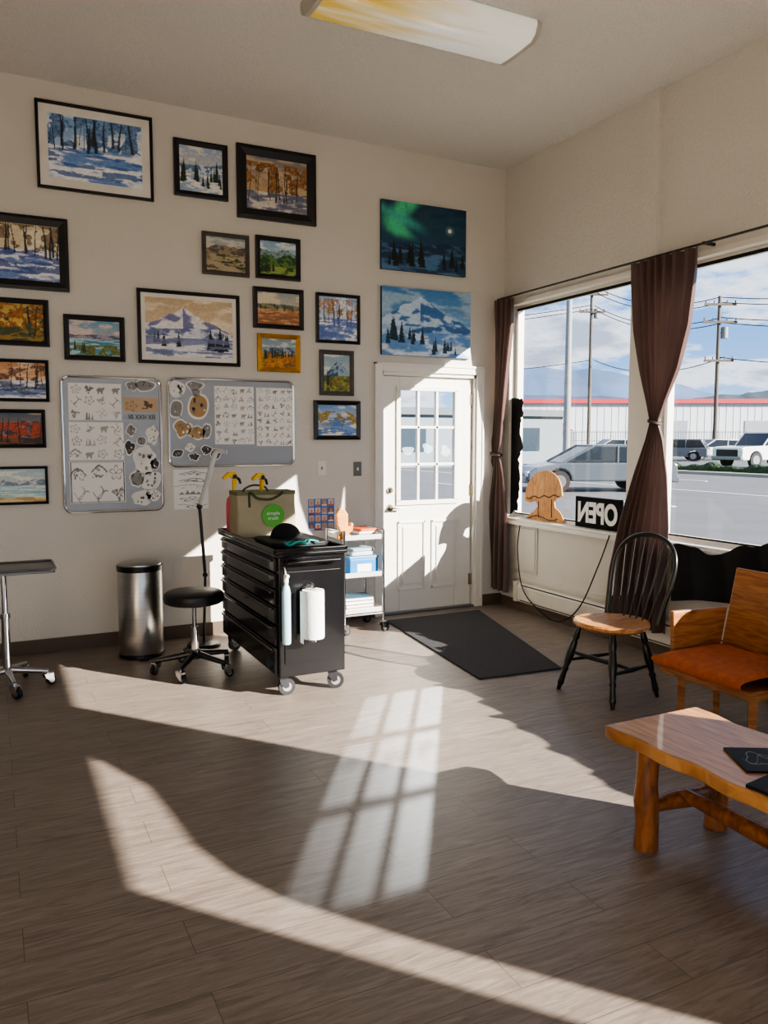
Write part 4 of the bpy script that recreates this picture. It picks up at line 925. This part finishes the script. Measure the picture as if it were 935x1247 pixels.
# ================================================================ EXTERIOR
GZ=-0.1
M_asph=mat('asphalt','56585B',0.95,var=.12,vscale=.6,bump=.2,bscale=30)
b=MB(); b.box(-150,900,-300,900,GZ-.5,GZ-.01); build('ground',b,M_asph,smooth=False,kind='structure',label='grey asphalt ground outside')
b=MB(); b.box(0.15,2.6,-60,60,GZ-.01,GZ+.03); build('sidewalk',b,mat('concrete','7A7770',.9,bump=.2),smooth=False,label='grey concrete sidewalk outside the windows',cat='sidewalk')
b=MB(); b.box(25.5,32,-60,120,GZ-.01,GZ+.08); build('grass_strip',b,mat('grass','55702E',.95,var=.3,vscale=4),smooth=False,label='green grass verge across the road',cat='grass')
b=MB(); b.box(25.1,25.5,-60,120,GZ-.01,GZ+.12); build('curb',b,mat('curb','989589',.9),smooth=False,label='pale concrete curb along the road',cat='curb')
M_hedge=mat('hedge_leaf','2C4022',.95,var=.5,vscale=6,bump=1,bscale=8,bdist=.2)
b=MB()
def hedge(u,v):
    a=math.pi*v; y=12+34*u; k=.5+.14*math.sin(y*2.1)+.1*math.sin(y*5.3)
    return (27.2+.45*math.cos(a)*k*1.4,y,GZ+.07+.42*math.sin(a)*k*1.5)
b.grid(hedge,200,10); build('hedge',b,M_hedge,label='low dark green hedge along the verge',cat='hedge')
for x in (10.5,15.5,20.5):
    for k in range(14 if x!=15.5 else 1):
        y0_=-8+k*8 if x!=15.5 else -30; y1_=y0_+3.5 if x!=15.5 else 110
        b=MB(); b.box(x-.07,x+.07,y0_,y1_,GZ-.01,GZ+.004); build('road_marking',b,mat('road_paint','C8C7C1',.8),smooth=False,label='white painted lane marking',cat='road marking',group='lane markings')
M_wh=mat('white_siding','C4C8CC',.7,var=.04); M_red=mat('red_trim','A83338',.6)
base=ext(610,112); 
e=thing('warehouse','long white warehouse with red roof trim','building',(base.x,base.y,GZ),rz=-HEAD)
b=MB(); b.box(0,110,0,30,0,6.6)
for i in range(110): b.box(i+.4,i+.46,-.04,0,0,6.6)
build('building_wall',b,M_wh,parent=e,smooth=False)
b=MB(); b.box(-.5,110.5,-.5,30,6.6,7.2); build('roof_trim',b,M_red,parent=e,smooth=False)
for x,wd,hh in ((22,4,4.2),(34,4,4.2),(48,1.2,2.4),(9,1.5,2.6)):
    b=MB(); b.box(x,x+wd,-.08,0,0,hh); build('loading_door',b,mat('grey_door','8A9096',.6),parent=e,smooth=False)
base=ext(642,68)
e=thing('gate_house','small white building with red gable roof','building',(base.x,base.y,GZ),rz=-HEAD)
b=MB(); b.box(0,3.4,0,4,0,2.3); build('building_wall',b,M_wh,parent=e,smooth=False)
b=MB(); b.prism([(-.4,2.3),(3.8,2.3),(1.7,3.9)],'y',-.4,4.4); build('gable_roof',b,M_red,parent=e,smooth=False)
b=MB(); b.box(.5,1.3,-.03,0,.9,1.8); b.box(2.0,2.9,-.03,0,0,2); build('building_opening',b,M_blackmatte,parent=e,smooth=False)
base=ext(625,92)
b=MB()
for i in range(90): b.box(i*.3,i*.3+.05,0,.05,0,2.6)
for z in (.3,1.4,2.4): b.box(0,27,0.01,.04,z,z+.07)
build('metal_fence',b,mat('fence_grey','6A7076',.5,.4),smooth=False,loc=(base.x,base.y,GZ),rot=(0,0,-HEAD),label='grey metal picket fence by the warehouse',cat='fence')
e=thing('neighbour_building','grey building seen through the door glass','building',(-6,34,GZ))
b=MB(); b.box(0,34,0,8,0,3.0); build('building_wall',b,mat('grey_siding','6C777E',.7,var=.05),parent=e,smooth=False)
b=MB(); b.box(-.3,34.3,-.3,8,3.0,3.4); build('roof_trim',b,mat('dark_trim','4A5058',.6),parent=e,smooth=False)
for i in range(8):
    b=MB(); b.box(2+i*4,4.2+i*4,-.05,0,.9,2.3); build('building_window',b,mat('dark_pane','2E3A44',.2),parent=e,smooth=False)
M_pole=mat('weathered_pole','5A5248',.9,var=.2); M_pole2=mat('grey_pole','868888',.6)
def pole(px,dep,h,m,arms,label,r=.16):
    p=ext(px,dep); e=thing('utility_pole',label,'utility pole',(p.x,p.y,GZ),rz=-HEAD)
    b=MB(); b.cyl((0,0,0),(0,0,h),r,r*.7,n=12); build('pole_shaft',b,m,parent=e)
    for (z,wd) in arms:
        b=MB(); b.box(-wd/2,wd/2,-r-.1,-r+.02,z,z+.18)
        for k in (-.46,-.2,.2,.46): b.cyl((wd*k,-r-.04,z+.18),(wd*k,-r-.04,z+.42),.05,n=8)
        build('crossarm',b,m,parent=e,smooth=False)
    if arms:
        b=MB(); b.cyl((r+.3,0,h-3.4),(r+.3,0,h-2.5),.28,n=14); b.box(0,r+.3,-.05,.05,h-3,h-2.9); build('transformer',b,mat('transformer','7A7C7C',.5),parent=e)
    return p
pA=pole(689,40,8.9,M_pole2,[],'plain grey street light pole',r=.2)
pB=pole(716,82,17.2,M_pole,[(16,3.2),(14.3,2.6)],'tall wooden utility pole with crossarms',r=.2)
pC=pole(869,66,13.2,M_pole,[(12.4,2.6),(11,2.8),(7.9,2.4)],'wooden utility pole with transformer and crossarms',r=.18)
def wire(a,c,sag,label='thin sagging overhead power line'):
    b=MB(); b.tube([(a[0]+(c[0]-a[0])*t,a[1]+(c[1]-a[1])*t,a[2]+(c[2]-a[2])*t-sag*4*t*(1-t)) for t in [i/16 for i in range(17)]],.04,5)
    build('power_line',b,M_blackmatte,label=label,cat='power line',group='overhead power lines')
Lf=ext(300,95); Rt=ext(1250,60)
for k,(zB,zC) in enumerate(((17,13),(16.4,12.6),(15,11.4),(14.6,11),(9.5,8.2))):
    o1=k*.5
    wire((pB.x+o1*.3,pB.y,zB),(pC.x+o1*.3,pC.y,zC),1.2)
    wire((Lf.x,Lf.y,zB+1),(pB.x,pB.y,zB),1.5)
    wire((pC.x,pC.y,zC),(Rt.x,Rt.y,zC+2.2-k*.3),1.2)
def mount(d,px0,px1,hs,seed,m,label):
    b=MB(); vs=[];fs=[];n=80
    for i in range(n+1):
        px=px0+(px1-px0)*i/n; p=ext(px,d); hh=float(hs(i/n))+d*.016*(float(fbm(np.array([i*.2]),np.array([0.]),seed,4)[0])-.5)
        vs+=[(p.x,p.y,GZ),(p.x,p.y,hh*.6),(p.x+d*.05*fh.x,p.y+d*.05*fh.y,hh)]
    for i in range(n): 
        for k in (0,1): fs.append((i*3+k,i*3+3+k,i*3+4+k,i*3+1+k))
    b.add(vs,fs); build('mountain_range',b,m,label=label,cat='mountains')
mount(700,560,1300,lambda t:58-14*t+10*math.sin(t*9),4,mat('hazy_mountain','465A76',1,var=.25,vscale=.02),'hazy blue mountain range on the horizon')
mount(300,830,1300,lambda t:16+5*math.sin(t*4),9,mat('dark_hill','36444C',1,var=.3,vscale=.1),'dark wooded hill behind the warehouse')
M_tire=mat('tyre','161617',.8); M_cg=mat('car_glass','1C252C',.08)
def car(px,dep,yaw,kind,paintc,label):
    p=ext(px,dep); e=thing('pickup_truck' if kind=='pickup' else 'car',label,'truck' if kind=='pickup' else 'car',(p.x,p.y,GZ+(.08 if kind=='pickup' else 0)),rz=-HEAD+yaw)
    mp=mat('car_'+paintc,paintc,.25,var=.03,coat=.6)
    if kind=='pickup': Ln,W,hb,cabin,wb,wr=5.8,1.98,1.18,[(-.9,1.15),(-.7,1.84),(.55,1.88),(1.25,1.17)],1.85,.42
    elif kind=='suv': Ln,W,hb,cabin,wb,wr=4.7,1.85,1.0,[(-2.2,1.0),(-1.85,1.52),(.2,1.58),(1.15,1.0)],1.38,.36
    else: Ln,W,hb,cabin,wb,wr=4.7,1.8,.9,[(-2.0,.9),(-1.2,1.36),(.3,1.4),(1.25,.9)],1.38,.33
    hl=Ln/2; low=.28 if kind!='pickup' else .42
    pts=[(-hl,low+.1),(-hl+.02,hb-.08),(-hl+.1,hb)]
    pts+=[(cabin[-1][0],hb),(hl-.25,hb-(.14 if kind!='pickup' else .05)),(hl,hb-(.3 if kind!='pickup' else .12)),(hl,low+.1),(hl-.08,low)]
    def arch(cx): return [(cx+(wr+.06)*math.cos(a),max(low,wr+(wr+.06)*math.sin(a))) for a in [math.pi*i/8 for i in range(9)]]
    pts+=arch(wb)+arch(-wb)+[(-hl+.08,low)]
    b=MB(); b.prism(pts,'y',-W/2,W/2); build('car_body',b,mp,parent=e,smooth=False,bevel=.05)
    b=MB(); cw=W/2-.09; b.prism(cabin,'y',-cw,cw); build('car_windows',b,M_cg,parent=e,smooth=False,bevel=.03)
    (x0,z0),(x1,z1),(x2,z2),(x3,z3)=cabin
    b=MB(); b.box(x1-.03,x2+.03,-cw+.02,cw-.02,z1-.03,z2+.04)
    for s in (-1,1):
        for (xa,za,xb,zb) in ((x0,z0,x1,z1),(x3,z3,x2,z2),((x1+x2)/2,z0,(x1+x2)/2,z2)): b.tube([(xa,s*(cw),za),(xb,s*(cw-.01),zb)],.045,6)
    build('car_roof',b,mp,parent=e,smooth=False,bevel=.02)
    if kind=='pickup':
        b=MB(); b.box(-hl+.15,-1.0,-W/2+.12,W/2-.12,hb-.02,hb+.01); build('truck_bed',b,M_blackmatte,parent=e,smooth=False)
    for x in (wb,-wb):
        for s in (-1,1):
            b=MB(); b.cyl((x,s*(W/2-.2),wr),(x,s*(W/2+.01),wr),wr,n=22); b.cyl((x,s*(W/2-.1),wr),(x,s*(W/2+.02),wr),wr*.6,n=16,mi=1); build('wheel',b,[M_tire,M_alu],parent=e)
    gz=(low+.25,hb-.35) if kind!='pickup' else (low+.2,hb-.2)
    b=MB(); b.box(hl-.03,hl+.03,-W/2+.3,W/2-.3,gz[0],gz[1]); build('grille',b,M_black,parent=e,smooth=False)
    hd=0 if kind!='pickup' else .14
    for s in (-1,1):
        b=MB(); b.box(hl-.2,hl+.02,s*(W/2-.18)-.14,s*(W/2-.18)+.14,hb-.42+hd,hb-.26+hd); build('headlight',b,mat('headlight','DDE4EA',.1),parent=e,smooth=False,bevel=.02)
    for q_ in ((hl-.1,hl+.06),(-hl-.06,-hl+.1)):
        b=MB(); b.box(q_[0],q_[1],-W/2+.05,W/2-.05,low,low+.2); build('bumper',b,M_alu if kind=='pickup' else mp,parent=e,smooth=False,bevel=.03)
PI=math.pi
car(930,44,PI+.45,'pickup','D4D6DA','white pickup truck parked across the road')
car(866,62,PI+.15,'suv','CCCED0','white estate car parked across the road')
car(822,60,PI-.5,'suv','5E6468','silver hatchback parked across the road')
car(742,60,PI+.1,'suv','AAADB0','white car parked by the fence')
car(722,25,PI+.1,'sedan','464D54','grey sedan standing in for a car reflection in the window pane')  # solid car added for the faint car reflection in the window

# ================================================================ LIGHT
T=Vector((-1.48,1.80,-1.0)).normalized()
sl=bpy.data.lights.new('sun','SUN'); sl.energy=25.0; sl.angle=math.radians(0.4); sl.color=(1.0,0.89,0.76)
so=bpy.data.objects.new('sun',sl); scene.collection.objects.link(so); so.rotation_euler=T.to_track_quat('-Z','Y').to_euler(); so.location=(10,-14,9)
# added spot outside standing in for sunlight mirrored onto the floor by the door glass
T2=Vector((-1.25,-1.97,-1.0)).normalized(); tgt=Vector((-0.92,0.03,1.45))
sp_=bpy.data.lights.new('reflected_sun_standin','SPOT'); sp_.energy=105000; sp_.spot_size=math.radians(1.0); sp_.spot_blend=0.1; sp_.shadow_soft_size=0.42; sp_.color=(1,0.96,0.88)
so=bpy.data.objects.new('reflected_sun_standin',sp_); scene.collection.objects.link(so); so.location=tgt-T2*75; so.rotation_euler=T2.to_track_quat('-Z','Y').to_euler()
w=bpy.data.worlds.new('sky'); scene.world=w; w.use_nodes=True; N=w.node_tree.nodes; L=w.node_tree.links; bg=N['Background']
tc=N.new('ShaderNodeTexCoord'); sx=N.new('ShaderNodeSeparateXYZ'); L.new(tc.outputs['Generated'],sx.inputs[0])
mx=N.new('ShaderNodeMath'); mx.operation='MAXIMUM'; mx.inputs[1].default_value=0.0; L.new(sx.outputs['Z'],mx.inputs[0])
ad=N.new('ShaderNodeMath'); ad.operation='ADD'; ad.inputs[1].default_value=0.22; L.new(mx.outputs[0],ad.inputs[0])
dv=N.new('ShaderNodeVectorMath'); dv.operation='DIVIDE'; cb=N.new('ShaderNodeCombineXYZ')
for k in range(3): L.new(ad.outputs[0],cb.inputs[k])
L.new(tc.outputs['Generated'],dv.inputs[0]); L.new(cb.outputs[0],dv.inputs[1])
no=N.new('ShaderNodeTexNoise'); no.inputs['Scale'].default_value=2.2; no.inputs['Detail'].default_value=9; no.inputs['Roughness'].default_value=.56; L.new(dv.outputs[0],no.inputs['Vector'])
cr=N.new('ShaderNodeValToRGB'); cr.color_ramp.elements[0].position=.46; cr.color_ramp.elements[1].position=.54; L.new(no.outputs['Fac'],cr.inputs['Fac'])
sk=N.new('ShaderNodeValToRGB'); e_=sk.color_ramp.elements; e_[0].position=0.0; e_[0].color=(0.42,0.60,0.82,1); e_[1].position=0.6; e_[1].color=(0.10,0.24,0.56,1); q_=e_.new(.12); q_.color=(0.20,0.40,0.74,1)
L.new(mx.outputs[0],sk.inputs['Fac'])
cc=N.new('ShaderNodeValToRGB'); cc.color_ramp.elements[0].position=.5; cc.color_ramp.elements[0].color=(1,1,1,1); cc.color_ramp.elements[1].position=.64; cc.color_ramp.elements[1].color=(.40,.45,.54,1); L.new(no.outputs['Fac'],cc.inputs['Fac'])
mi=N.new('ShaderNodeMix'); mi.data_type='RGBA'; L.new(cr.outputs['Color'],mi.inputs['Factor']); L.new(sk.outputs['Color'],mi.inputs['A']); L.new(cc.outputs['Color'],mi.inputs['B'])
L.new(mi.outputs['Result'],bg.inputs['Color']); bg.inputs['Strength'].default_value=1.75
scene.view_settings.view_transform='AgX'
scene.view_settings.look='AgX - Medium High Contrast'
scene.view_settings.exposure=0.75
